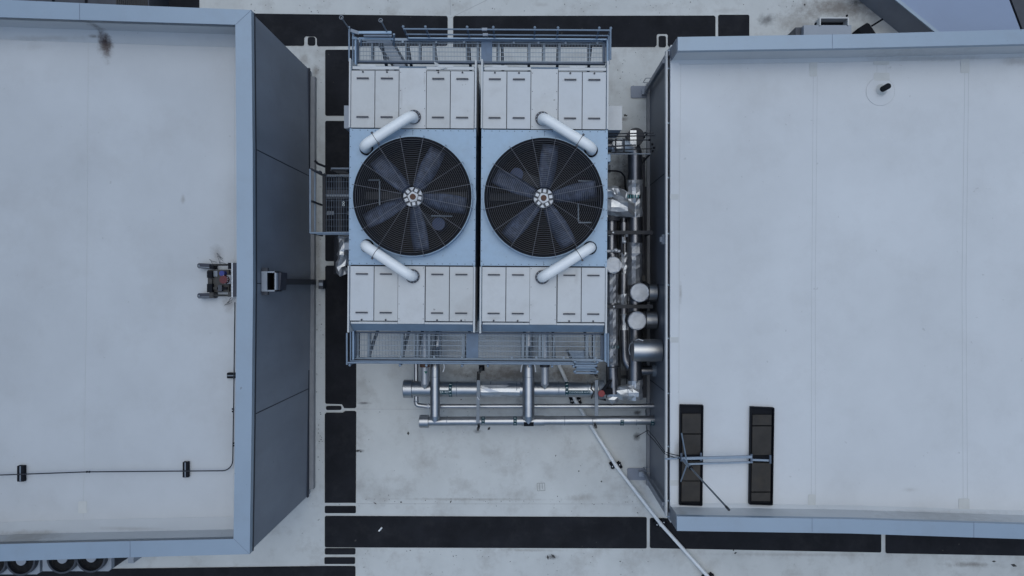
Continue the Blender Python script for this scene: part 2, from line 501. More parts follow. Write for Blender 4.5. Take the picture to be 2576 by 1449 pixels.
mat_pad(rounded(1635, 1303, 2217, 1379, 4, skew=.019), 'black mat crossed by the white pipe under the lower edge of the right building')
mat_pad(rounded(2228, 1315, 2900, 1392, 4, skew=.018), 'black mat at the lower right edge of the picture')
mat_pad(rounded(817, 1379, 894, 1395, 3), 'upper of the two thin black mat strips at the bottom left of the open roof')
mat_pad(rounded(816, 1402, 893, 1419, 3), 'lower of the two thin black mat strips at the bottom left of the open roof')
mat_pad([(-300, 1446), (278, 1431), (817, 1424), (891, 1424), (894, 1427), (894, 1560), (-300, 1560)],
        'wide black mat along the bottom edge passing the round fans')
# the white tube lying on the long mat, and a drawn rectangle
a, b_ = U(953, 1336, .05), U(961, 1327, .05)
tag(MB().tube([a, b_], .03, 10).build('loose_tube', 'pvc', smooth=True), 'short white tube lying loose on the long horizontal black mat', 'tube')

# membrane patches and seams on the main roof
def seam_line(b, pts, z, w=.012, h=.004):
    for i in range(len(pts) - 1):
        b.bar(U(*pts[i], z) + Vector((0, 0, h / 2)), U(*pts[i + 1], z) + Vector((0, 0, h / 2)), w, h)
mg = MB()
seam_line(mg, [(897, 1029), (1180, 1030), (1600, 1032)], 0.0, .012)
seam_line(mg, [(897, 1267), (1620, 1268)], 0.0, .012)
seam_line(mg, [(1130, -120), (1133, 38)], 0.0, .02)
seam_line(mg, [(1133, 45), (1450, -110)], 0.0, .016)
struct(mg.build('main_roof_seams', 'seam'))

# ================================================================== left building
ZL, ZLR = 5.8, 4.75
outer_r = [(632, 25), (635.5, 380), (636.5, 717), (633, 1060), (628, 1394)]
inner_r = [(592, 62), (594.5, 380), (595.5, 717), (591.5, 1060), (587.5, 1356)]
out_t, in_t = [(-420, -26), (34, 0), (300, 12), (632, 25)], [(-420, 22), (0, 43), (300, 53), (592, 62)]
out_b, in_b = [(-420, 1430), (0, 1412), (402, 1400), (628, 1394)], [(-420, 1386), (0, 1369), (300, 1362), (587.5, 1356)]
bl = thing('penthouse_building', 'large grey building with a flat pale roof and blue metal edge on the left', 'building', U(300, 717, 0))
wallpts = [U(x + dx, y + dy, ZL) for (x, y), dx, dy in [(out_t[0], 0, 3), (out_t[1], 0, 3), (out_t[2], 0, 3), (outer_r[0], -3, 3), (outer_r[1], -3, 0), (outer_r[2], -3, 0), (outer_r[3], -3, 0), (outer_r[4], -3, -3), (out_b[2], 0, -3), (out_b[1], 0, -3), (out_b[0], 0, -3)]]
def wall_ring(b, pts, z0, z1, closed=True):
    n = len(pts)
    vs = [(p[0], p[1], z0) for p in pts] + [(p[0], p[1], z1) for p in pts]
    b.add(vs, [[i, n + i, n + (i + 1) % n, (i + 1) % n] for i in range(n if closed else n - 1)])
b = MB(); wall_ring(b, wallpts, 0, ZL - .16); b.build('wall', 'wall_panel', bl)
b = MB()
def strip(b, A, B, z0, z1, zat):
    for i in range(len(A) - 1):
        b.prism([tuple(U(*p, zat))[:2] for p in (A[i], A[i + 1], B[i + 1], B[i])], z0, z1)
strip(b, out_t, in_t, ZL - .2, ZL, ZL); b.build('coping', 'coping', bl)
b = MB(); strip(b, outer_r, inner_r, ZL - .2, ZL, ZL); b.build('coping', 'coping', bl)
b = MB(); strip(b, out_b, in_b, ZL - .2, ZL, ZL); b.build('coping', 'coping', bl)
b = MB()
for (x0, y0, x1, y1) in ((200, 8, 200, 50), (327, 1361, 327, 1402)):
    b.bar(U(x0, y0, ZL + .003), U(x1, y1, ZL + .003), .014, .006)
b.bar(U(592, 62, ZL + .003), U(632, 25, ZL + .003), .006, .005); b.bar(U(588, 1356, ZL + .003), U(628, 1394, ZL + .003), .006, .005)
b.build('coping_joint', 'coping_joint', bl)
rp = [U(x, y, ZL) for x, y in [in_t[0], in_t[1], in_t[2], in_t[3], inner_r[1], inner_r[2], inner_r[3], in_b[3], in_b[2], in_b[1], in_b[0]]]
b = MB(); wall_ring(b, rp, ZLR - .1, ZL - .02); b.build('parapet', 'roof_membrane_left', bl)
# a shallow sloped cant along the foot of the parapet
b = MB()
for ln, sg in ((in_t, -1), (in_b, 1)):
    b = MB()
    for i in range(len(ln) - 1):
        p, q = U(*ln[i], ZL), U(*ln[i + 1], ZL)
        e = Vector((0, .3 * sg, 0))
        b.add([(p.x, p.y, ZLR + .22), (q.x, q.y, ZLR + .22), (q.x, q.y + e.y, ZLR + .004), (p.x, p.y + e.y, ZLR + .004)], [[0, 1, 2, 3] if sg < 0 else [3, 2, 1, 0]])
    b.build('cant_strip', 'roof_membrane_left', bl)
b = MB(); b.prism([tuple(p)[:2] for p in rp], ZLR - .3, ZLR); rl = b.build('roof', 'roof_membrane_left', bl)
b = MB()
seam_line(b, [(222, 100), (218, 717), (209, 1330)], ZLR, .014)
seam_line(b, [(590, 85), (590, 700), (586, 1330)], ZLR, .01)
seam_line(b, [(280, 1325), (330, 1324), (553, 1320)], ZLR, .01)
seam_line(b, [(338, 1329), (349, 1302)], ZLR, .012)
b.build('roof_seam', 'seam_faint', rl)
for (x0, y0, x1, y1) in ((217, 68, 245, 102), (577, 85, 591, 108), (550, 1309, 587, 1334), (197, 1261, 218, 1291)):
    MB().poly(rounded(x0, y0, x1, y1, 3), ZLR + .004, ZLR + .009).build('membrane_patch', 'patch_membrane', rl)
# wall joints, base trim and ledge
def on_edge(y, z):
    for i in range(4):
        if outer_r[i][1] <= y <= outer_r[i + 1][1]:
            t = (y - outer_r[i][1]) / (outer_r[i + 1][1] - outer_r[i][1])
            x = outer_r[i][0] + t * (outer_r[i + 1][0] - outer_r[i][0])
            p = U(x - 3, y, ZL); return Vector((p.x, p.y, z))
for yy in (370, 713, 1047):
    b = MB(); p = on_edge(yy, .3); q = on_edge(yy, ZL - .2)
    b.box((p.x + .003, p.y, 2.95), .012, .025, 5.2); b.build('wall_joint', 'dark_joint', bl)
b = MB(); p, q = on_edge(26, ZL - .24), on_edge(1393, ZL - .24)
for i in range(4):
    b.bar(on_edge(outer_r[i][1], ZL - .25) + Vector((.02, 0, 0)), on_edge(outer_r[i + 1][1], ZL - .25) + Vector((.02, 0, 0)), .05, .06)
b.build('drip_edge', 'dark_joint', bl)
b = MB(); p, q = on_edge(26, 0), on_edge(1393, 0)
b.prism([(p.x, p.y), (p.x + .05, p.y), (q.x + .05, q.y), (q.x, q.y)], .3, .42); b.build('base_trim', 'dark_joint', bl)
b = MB(); b.prism([(p.x, p.y - .25), (p.x + .19, p.y - .25), (q.x + .19, q.y + .25), (q.x, q.y + .25)], .02, .26); b.build('base_flashing', 'ledge', bl)
# scupper box and downspout
sp = thing('roof_downspout', 'dark square downspout with open collector box fixed to the left building wall', 'downspout', on_edge(712, 0))
w = on_edge(712, 0); wx = w.x
y0, y1 = U(0, 683, 5.0).y, U(0, 733, 5.0).y
xa, xb = wx + .02, wx + .44
b = MB()
b.prism([(xa, y0), (xb, y0), (xb, y0 - .04), (xa, y0 - .04)], 4.6, 5.1); b.prism([(xa, y1 + .04), (xb, y1 + .04), (xb, y1), (xa, y1)], 4.6, 5.1)
b.prism([(xb - .05, y0), (xb + .0, y0), (xb + .0, y1), (xb - .05, y1)], 4.6, 5.1); b.prism([(xa, y0), (xa + .16, y0), (xa + .16, y1), (xa, y1)], 4.6, 5.12)
b.build('collector_box', 'unit_grey', sp)
b = MB(); b.prism([(xa + .1, y0 - .03), (xb - .04, y0 - .03), (xb - .04, y1 + .03), (xa + .1, y1 + .03)], 4.5, 4.66); b.prism([(xa + .162, y0 - .042), (xa + .175, y0 - .042), (xa + .175, y1 + .042), (xa + .162, y1 + .042)], 4.66, 5.09); b.prism([(xb - .065, y0 - .042), (xb - .052, y0 - .042), (xb - .052, y1 + .042), (xb - .065, y1 + .042)], 4.66, 5.09); b.build('box_lining', 'black', sp)
b = MB(); b.prism([(xb, y0 - .03), (xb + .09, y0 - .03), (xb + .05, y1 + .03), (xb, y1 + .03)], 4.4, 4.95); b.build('front_plate', 'handle_black', sp)
for yy in (y0 + .05, y1 - .05):
    MB().box((xa + .1, yy, 5.05), .15, .1, .14).build('bracket', 'unit_dark', sp)
cy = (y0 + y1) / 2
b = MB(); b.prism([(wx + .06, cy - .09), (wx + .2, cy - .09), (wx + .2, cy + .09), (wx + .06, cy + .09)], .3, 4.55); b.build('pipe', 'unit_dark', sp)
b = MB(); b.rect(801, 704, 813, 727, .05, .45); b.build('shoe', 'unit_dark', sp)
b = MB(); b.rect(802, 711, 812, 719, .46, .5); b.build('shoe_cap', 'unit_grey', sp)

# clamp frame standing by the parapet on the left roof
z0 = ZLR
cf = thing('clamp_frame', 'dark steel clamp frame with red knob and blue valve on the left roof edge', 'clamp frame', U(545, 705, z0))
def DU(u, v, z): return U((700 + u * .15183) / 1.4907, (940 + v * .15183) / 1.4907, z)
for v, pts in ((370, ((255, 370), (640, 390))), (1115, ((255, 1115), (640, 1110)))):
    b = MB(); p, q = DU(*pts[0], z0 + .28), DU(*pts[1], z0 + .28)
    k = mpp(z0 + .28) * .15183 / 1.4907
    hw = 65 * k
    out = [(p.x + hw * .5, p.y + hw), (q.x, q.y + hw), (q.x, q.y - hw), (p.x + hw * .5, p.y - hw), (p.x, p.y - hw * .5), (p.x, p.y + hw * .5)]
    b.prism(out, z0 + .02, z0 + .26)
    f = b.build('foot_rail', 'handle_black', cf)
    b = MB(); b.bar(p + Vector((hw * .6, -hw * .5, 0)), q + Vector((0, -hw * .5, 0)), hw * .3, .02); b.ball(p + Vector((hw * .7, 0, -.01)), hw * .4, sz=.4)
    b.build('rail_edge', 'strut', f, smooth=True)
for v in (350, 1105):
    b = MB(); p, q = DU(620, v, z0 + .3), DU(1060, v, z0 + .3)
    b.tube([p, q], .018, 8)
    nn = 18
    for i in range(nn):
        c = p.lerp(q, (i + .5) / nn); b.tube([c - Vector((.009, 0, 0)), c + Vector((.009, 0, 0))], .03, 8)
    b.build('threaded_rod', 'device_metal', cf)
b = MB(); p, q = DU(520, 470, z0 + .2), DU(1040, 1020, z0 + .2)
b.prism([(p.x, p.y), (q.x, p.y), (q.x, q.y), (p.x, q.y)], z0 + .08, z0 + .2)
b.build('base_plate', 'device_metal', cf)
for (u0, v0, u1, v1, h, m) in ((500, 500, 625, 670, .34, 'black'), (500, 820, 625, 1030, .34, 'black'), (770, 850, 870, 1000, .3, 'unit_dark'), (1020, 300, 1110, 450, .36, 'black'), (1015, 1020, 1110, 1140, .36, 'device_metal'),
                            (560, 340, 660, 450, .32, 'black'), (560, 1030, 660, 1170, .32, 'device_metal'), (640, 500, 760, 640, .24, 'strut'), (620, 900, 750, 960, .26, 'device_metal'), (880, 900, 990, 960, .27, 'black'), (560, 700, 625, 820, .27, 'device_metal'), (990, 600, 1090, 820, .24, 'unit_grey')):
    b = MB(); p, q = DU(u0, v0, z0 + h), DU(u1, v1, z0 + h)
    b.prism([(p.x, p.y), (q.x, p.y), (q.x, q.y), (p.x, q.y)], z0 + .03, z0 + h); b.build('block', m, cf)
b = MB(); c = DU(905, 715, z0 + .42); b.cyl(c, .115, z0 + .2, z0 + .42, 28); f = b.build('red_knob', 'red_dark', cf, smooth=True)
b = MB(); [b.ball((c.x + .12 * math.cos(t), c.y + .12 * math.sin(t), z0 + .4), .014, 6, 4) for t in (1.57, .5, .1, -.4, -1.2)]; b.build('bolt_head', 'alu', f)
b = MB(); c = DU(865, 560, z0 + .4); b.cyl(c, .075, z0 + .2, z0 + .4, 20); b.build('blue_valve', 'blue_paint', cf, smooth=True)
b = MB(); p, q = DU(1105, 300, z0 + .5), DU(1230, 1135, z0 + .5); b.prism([(p.x, p.y), (q.x, p.y), (q.x, q.y), (p.x, q.y)], z0 + .1, z0 + .48); f = b.build('end_beam', 'handle_black', cf)
b = MB(); p, q = DU(1105, 300, z0 + .5), DU(1140, 1150, z0 + .5); b.prism([(p.x, p.y), (q.x, p.y), (q.x, q.y), (p.x, q.y)], z0 + .482, z0 + .5); b.build('beam_lip', 'alu', f)
rg = random.Random(3)
b = MB()
for (u, v) in ((560, 210), (740, 60), (800, 280), (1000, 1290), (930, 1350), (760, 130)):
    for k in range(2):
        p = DU(u, v, z0 + .02 + rg.random() * .05); pts = [p]
        d = Vector((rg.uniform(.3, 1), rg.uniform(-1, -.2) * (1 if v < 600 else -1), 0)).normalized()
        for j in range(4):
            d = (d + Vector((rg.uniform(-.5, .5), rg.uniform(-.5, .5), 0))).normalized(); pts.append(pts[-1] + d * .06)
        b.tube(pts, .004, 4)
tag(b.build('twigs', 'device_metal'), 'thin dry twigs caught beside the dark clamp frame on the left roof', 'twigs')

# conduit with support blocks and couplings
zc = ZLR + .16
cp = rnd([U(-120, 1199, zc), U(0, 1195, zc), U(222, 1187, zc), U(585, 1184, zc), U(588, 1000, zc), U(591, 760, zc)], .3, 6)
cd = thing('roof_conduit', 'thin grey conduit running along the left roof and turning up beside its edge', 'conduit', U(466, 1184, ZLR))
MB().tube(cp, .017, 8).build('conduit_pipe', 'dark_pipe', cd, smooth=True)
for (x, y, h) in ((222, 1187, 1), (585.5, 1032, 0), (587, 1118, 0)):
    for d in (-3.2, 3.2):
        c = U(x + (d if h else 0), y + (0 if h else d), zc); e = Vector((.02, 0, 0)) if h else Vector((0, .02, 0))
        MB().tube([c - e, c + e], .028, 8).build('coupling', 'black', cd)
def block(x, y, hx, hy, z0, label, slots=True):
    t = thing('support_block', label, 'support block', U(x, y, z0), 'black support blocks under the thin grey conduit')
    MB().rect(x - hx, y - hy, x + hx, y + hy, z0 + .005, z0 + .13).build('block_body', 'black', t, bevel=.01)
    b = MB()
    if hy > hx: b.rect(x - hx * .25, y - hy * .95, x + hx * .15, y + hy * .95, z0 + .131, z0 + .142)
    else: b.rect(x - hx * .9, y - hy * .2, x + hx * .95, y + hy * .2, z0 + .131, z0 + .142)
    b.build('top_channel', 'strut', t)
block(51, 1192, 8.5, 20, ZLR, 'upright black block carrying the conduit near the left edge of the picture')
block(466, 1182, 7, 19.5, ZLR, 'upright black block carrying the conduit near its bend')
block(581, 945, 10.5, 7, ZLR, 'sideways black block under the conduit beside the blue coping')

# ================================================================== right building
ZR, ZRR = 4.9, 3.9
ro_t, ri_t = [(1705, 93), (2140, 86), (2600, 73), (3050, 52)], [(1705, 127.5), (2140, 121), (2600, 110), (3050, 92)]
ro_b, ri_b = [(1703, 1335.5), (2140, 1342), (2600, 1357), (3050, 1378)], [(1703, 1299), (2140, 1306), (2600, 1320), (3050, 1338)]
br = thing('flat_roof_building', 'large building with a bright pale flat roof and open gutter on the right', 'building', U(2200, 717, 0))
wl = [U(1704, 93, ZR), U(1704, 1335.5, ZR)]
rwall = [Vector((wl[0].x, U(1704, 94, ZR).y, 0)), Vector((wl[1].x, U(1704, 1334, ZR).y, 0))]
XW = (wl[0].x + wl[1].x) / 2
b = MB()
ptsR = [(XW, rwall[0].y), (XW, rwall[1].y)] + [tuple(U(x, y - 2, ZR))[:2] for x, y in ro_b[1:]] + [tuple(U(x, y + 2, ZR))[:2] for x, y in reversed(ro_t[1:])]
n = len(ptsR)
for i in range(n):
    p, q = ptsR[i], ptsR[(i + 1) % n]
    top = ZRR - .03 if i == 0 else ZR - .1
    b.add([(p[0], p[1], 0), (q[0], q[1], 0), (q[0], q[1], top), (p[0], p[1], top)], [[0, 1, 2, 3]])
# cheeks of the parapet ends
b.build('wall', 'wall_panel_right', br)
b = MB(); strip(b, ro_t, ri_t, ZR - .17, ZR, ZR); b.build('coping', 'coping', br)
b = MB(); strip(b, ro_b, ri_b, ZR - .17, ZR, ZR); b.build('coping', 'coping', br)
for A, B in ((ro_t, ri_t), (ro_b, ri_b)):
    b = MB(); strip(b, [(p[0] + (2 if i == 0 else 0), p[1]) for i, p in enumerate(A)], B, ZRR - .05, ZR - .172, ZR); b.build('parapet', 'roof_membrane_right', br)
    b = MB(); p, q = U(*A[0], ZR), U(*B[0], ZR)
    b.prism([(XW - .012, p.y), (XW + .02, p.y), (XW + .02, q.y), (XW - .012, q.y)], ZRR - .3, ZR - .172); b.build('parapet_end', 'wall_trim', br)
b = MB()
for x, t in ((2094, 0), (2043, 1), (2450, 1)):
    A, B = ((85, 123), (1338, 1303))[t] if x < 2300 else (1352, 1313)
    b.bar(U(x, A, ZR + .003), U(x, B, ZR + .003), .012, .005)
b.build('coping_joint', 'coping_joint', br)
b = MB()
pr = [(XW, U(0, 96, ZR).y), (XW, U(0, 1331, ZR).y)] + [tuple(U(x, y, ZR))[:2] for x, y in ri_b[1:]] + [tuple(U(x, y, ZR))[:2] for x, y in reversed(ri_t[1:])]
b.prism(pr, ZRR - .25, ZRR); rr = b.build('roof', 'roof_membrane_right', br)
b = MB()
for ln, sg in ((ri_t, -1), (ri_b, 1)):
    b = MB()
    for i in range(len(ln) - 1):
        p, q = U(*ln[i], ZR), U(*ln[i + 1], ZR)
        e = .1 * sg
        b.add([(p.x, p.y, ZRR + .1), (q.x, q.y, ZRR + .1), (q.x, q.y + e, ZRR + .004), (p.x, p.y + e, ZRR + .004)], [[0, 1, 2, 3] if sg < 0 else [3, 2, 1, 0]])
    b.build('cant_strip', 'roof_membrane_right', br)
ye0, ye1 = U(0, 131, ZR).y, U(0, 1297, ZR).y
b = MB(); b.prism([(XW - .015, ye0), (XW + .24, ye0), (XW + .24, ye1), (XW - .015, ye1)], ZRR - .1, ZRR + .035)
re_ = b.build('roof_edge', 'roof_membrane_right', br)
for yy in (495, 855, 1215):
    w = U(1700, yy, ZRR + .04)
    MB().box((XW + .1, w.y, ZRR + .033), .25, .16, .022).build('edge_joint_cover', 'patch_membrane', re_)
b = MB()
for pts in ([(2046, 192), (2042, 717), (2041, 1262)], [(2056, 192), (2051, 717), (2052, 1262)], [(2427, 183), (2420, 717), (2423, 1254)], [(2437, 183), (2430, 717), (2434, 1254)], [(1713, 150), (1709, 500), (1708, 1000), (1710, 1265)], [(2206, 163), (2206, 183)], [(2229, 163), (2229, 183)]):
    seam_line(b, pts, ZRR, .01)
seam_line(b, [(1717, 162), (2037, 158), (2420, 149), (2700, 140)], ZRR + .003, .01)
seam_line(b, [(1717, 1277), (2037, 1279), (2420, 1288), (2700, 1298)], ZRR + .003, .01)
b.build('roof_seam', 'seam_faint', rr)
for (x0, y0, x1, y1) in ((2037, 152, 2056, 192), (2197, 142, 2237, 163), (2199, 183, 2238, 203), (2417, 147, 2439, 183), (2033, 1244, 2052, 1279), (2412, 1254, 2439, 1292)):
    MB().poly(rounded(x0, y0, x1, y1, 3), ZRR + .006, ZRR + .011).build('membrane_patch', 'patch_membrane', rr)
# gutter
zg = ZRR - .02
gx0 = U(1676, 717, zg).x
gt = thing('roof_gutter', 'open metal gutter with cross straps along the left edge of the right roof', 'gutter', (gx0, 0, zg))
gy0, gy1 = U(0, 138, zg).y, U(0, 1289, zg).y
b = MB()
b.prism([(gx0 - .015, gy0), (gx0 + .04, gy0), (gx0 + .04, gy1), (gx0 - .015, gy1)], zg - .18, zg)
b.build('outer_lip', 'panel_paint', gt)
b = MB(); b.prism([(gx0 + .04, gy0), (XW - .016, gy0), (XW - .016, gy1), (gx0 + .04, gy1)], zg - .2, zg - .17); b.build('trough', 'unit_dark', gt)
for yy in (gy0, gy1):
    MB().box(((gx0 + XW) / 2, yy, zg - .1), XW - gx0 - .03, .03, .2).build('end_cap', 'coping', gt)
k = 0
for yy in (182, 317, 452, 590, 717, 849, 985, 1116, 1250):
    p = U(0, yy, zg)
    MB().box(((gx0 + XW) / 2, p.y, zg - .01), XW - gx0 - .06, .035, .012).build('strap', 'galv_rail', gt)
rg = random.Random(5)
b = MB()
for i in range(60):
    b.ball((rg.uniform(gx0 + .08, XW - .06), rg.uniform(gy1, gy0), zg - .165), rg.uniform(.015, .045), 6, 4, .4)
b.build('debris', 'device_metal', gt)
# wall trims
for yy, s in ((rwall[0].y, -1), (rwall[1].y, 1)):
    MB().box((XW - .03, yy + s * .09, 1.95), .06, .2, 3.85).build('corner_trim', 'wall_trim', br)
MB().prism([(XW - .10, rwall[0].y), (XW - .005, rwall[0].y), (XW - .005, rwall[1].y), (XW - .10, rwall[1].y)], .0, .22).build('base_flashing', 'ledge', br)
for yy in (430, 717, 990):
    p = U(0, yy, 3.9)
    MB().box((XW - .004, p.y, 2.0), .012, .022, 3.5).build('wall_joint', 'dark_joint', br)
p = U(1655, 602, 3.2)
b = MB(); b.box((XW - .06, p.y, 3.1), .12, .3, .25); b.box((XW - .14, p.y, 3.1), .08, .16, .2); b.build('wall_vent', 'unit_grey', br)
# vent pipe
vp = thing('vent_pipe', 'short black vent pipe in a round membrane boot on the right roof', 'vent pipe', U(2216, 228, ZRR))
c = U(2214.5, 230, ZRR)
MB().cyl(c, 35 * mpp(ZRR), ZRR + .004, ZRR + .010, 40).build('round_patch', 'roof_membrane_right', vp)
MB().torus((c.x, c.y, ZRR + .008), 35 * mpp(ZRR), .006, 40, 4).build('patch_edge', 'seam_faint', vp)
c = U(2217, 226, ZRR)
MB().cyl(c, .17, ZRR + .011, ZRR + .09, 24, r1=.1).build('boot', 'patch_membrane', vp, smooth=True)
MB().cyl(c, .085, ZRR + .05, ZRR + .42, 20).build('pipe', 'black', vp, smooth=True)

# mast with two ballast trays
def MU(u, v, z): return U(1623.4 + .2592 * u, 966 + .2592 * v, z)
zt = ZRR + .12
ms = thing('antenna_mast', 'grey antenna mast on a frame with two black paver trays on the right roof', 'antenna mast', MU(365, 735, ZRR))
for cor, divs in ((((340, 203), (556, 207), (546, 1173), (330, 1165)), ((290, 480), (492, 685), (750, 938), (946, 1140))),
                  (((1022, 222), (1243, 232), (1228, 1168), (1008, 1160)), ((300, 400), (412, 690), (766, 1044), (1056, 1138)))):
    b = MB(); b.prism([tuple(MU(*c, zt))[:2] for c in cor], ZRR + .004, ZRR + .03); tr = b.build('ballast_tray', 'black', ms)
    b = MB()
    for i in range(4):
        b.bar(MU(*cor[i], ZRR + .07), MU(*cor[(i + 1) % 4], ZRR + .07), .03, .12)
    b.build('tray_rim', 'black', tr)
    for (v0, v1) in divs:
        def xl(v): 
            t = (v - cor[0][1]) / (cor[3][1] - cor[0][1]); return cor[0][0] + t * (cor[3][0] - cor[0][0]) + 20
        def xr(v):
            t = (v - cor[1][1]) / (cor[2][1] - cor[1][1]); return cor[1][0] + t * (cor[2][0] - cor[1][0]) - 16
        b = MB(); b.prism([tuple(MU(*c, zt))[:2] for c in ((xl(v0), v0), (xr(v0), v0), (xr(v1), v1), (xl(v1), v1))], ZRR + .032, zt); b.build('paver', 'concrete', tr, bevel=.01)
MB().bar(MU(350, 722, 4.28), MU(1030, 706, 4.28), .075, .07).build('cross_bar', 'galv_rail', ms)
MB().bar(MU(410, 776, 4.1), MU(1040, 757, 4.1), .05, .05).build('cross_bar', 'galv_rail', ms)
MB().bar(MU(1035, 735, 4.1), MU(1215, 741, 4.1), .055, .05).build('cross_bar', 'galv_rail', ms)
MB().bar(MU(190, 727, 4.05), MU(345, 718, 4.05), .045, .05).build('cross_bar', 'galv_rail', ms)
for (u, v) in ((540, 712), (1030, 725), (1212, 735), (350, 715)):
    MB().bar(MU(u, v - 45, 4.15), MU(u, v + 35, 4.15), .05, .05).build('clamp', 'galv_dark', ms)
mb_ = MU(365, 733, 4.2)
mt = U(1827, 1274.5, 8.75)
mtop = Vector((mb_.x, mb_.y, 8.75)).lerp(mt, .9)
s1 = mb_.lerp(mtop, .22)
MB().tube([Vector((mb_.x, mb_.y, ZRR + .12)), mb_, s1], .045, 12).build('mast_sleeve', 'galv_rail', ms, smooth=True)
MB().tube([s1, mtop], .024, 10).build('mast_pole', 'strut', ms, smooth=True)
MB().tube([mtop, mtop + Vector((0, 0, .25))], .03, 10).build('mast_tip', 'dark_pipe', ms, smooth=True)
MB().tube([s1 - Vector((0, 0, .04)), s1 + Vector((0, 0, .04))], .055, 10).build('mast_collar', 'black', ms, smooth=True)
sb = mb_.lerp(mtop, .12)
MB().tube([MU(352, 478, zt + .02), sb], .022, 8).build('brace', 'galv_rail', ms, smooth=True)
MB().tube([MU(345, 945, zt + .02), sb], .022, 8).build('brace', 'galv_rail', ms, smooth=True)
for i, (a, c_, lab) in enumerate((((1603, 1098), 0, 'black cable rising from the roof boot to the gutter, upper of two'), ((1624, 1030), 1, 'black cable rising from the pipe end to the gutter, lower of two'))):
    p = U(*a, .05)
    pts = rnd([p, U(1630 - 2 * i, 1082 + 8 * i, .5), U(1648, 1103 + 8 * i, 2.0), U(1674, 1139 + 5 * i, 3.95), MU(345, 700 + 30 * i, 4.1)], .3, 5)
    tag(MB().tube(pts, .011, 6).build('cable', 'black', smooth=True), lab, 'cable', 'black cables running up to the mast')
# splash pads and downspouts at the gutter ends
for (x0, y0, x1, y1, lab, s) in ((1587, 216, 1634, 246, 'grey splash pad under the upper corner downspout of the right building', 1), (1578, 1178, 1625, 1208, 'grey splash pad under the lower corner downspout of the right building', -1)):
    t = thing('splash_pad', lab, 'splash pad', U((x0 + x1) / 2, (y0 + y1) / 2, 0), 'grey splash pads at the corners of the right building')
    MB().poly(rounded(x0, y0, x1, y1, 3), .006, .045).build('pad', 'splash', t)
    c = U(x1 - 12, (y0 + y1) / 2, .2)
    MB().box((c.x, c.y, .13), .17, .17, .16).build('outlet', 'unit_grey', t)
    MB().bar((c.x + .06, c.y, .24), (XW - .2, c.y, .3), .13, .11).build('elbow', 'unit_grey', t)
    t = thing('wall_downspout', ('upper' if s > 0 else 'lower') + ' corner downspout running down the right building wall from the gutter', 'downspout', (XW - .14, c.y, .25))
    MB().box((XW - .16, c.y, 1.95), .09, .11, 3.5).build('pipe', 'wall_trim', t)
    b = MB(); b.tube(rnd([(XW - .04, c.y + .28, .35), (XW - .26, c.y + .28, .35), (XW - .26, c.y + .28, .9), (XW - .04, c.y + .28, .9)], .05, 4), .012, 6); b.build('guard_hoop', 'strut', t)

# ================================================================== cooling towers
TZ = 5.0
def tbox(b, x0, y0, x1, y1, za, zb, at=None):
    return b.rect(x0, y0, x1, y1, za, zb, fn=TU, at=TZ if at is None else at)
def fan_dirs(n, a0): return [R(a0 + 360 * k / n) for k in range(n)]

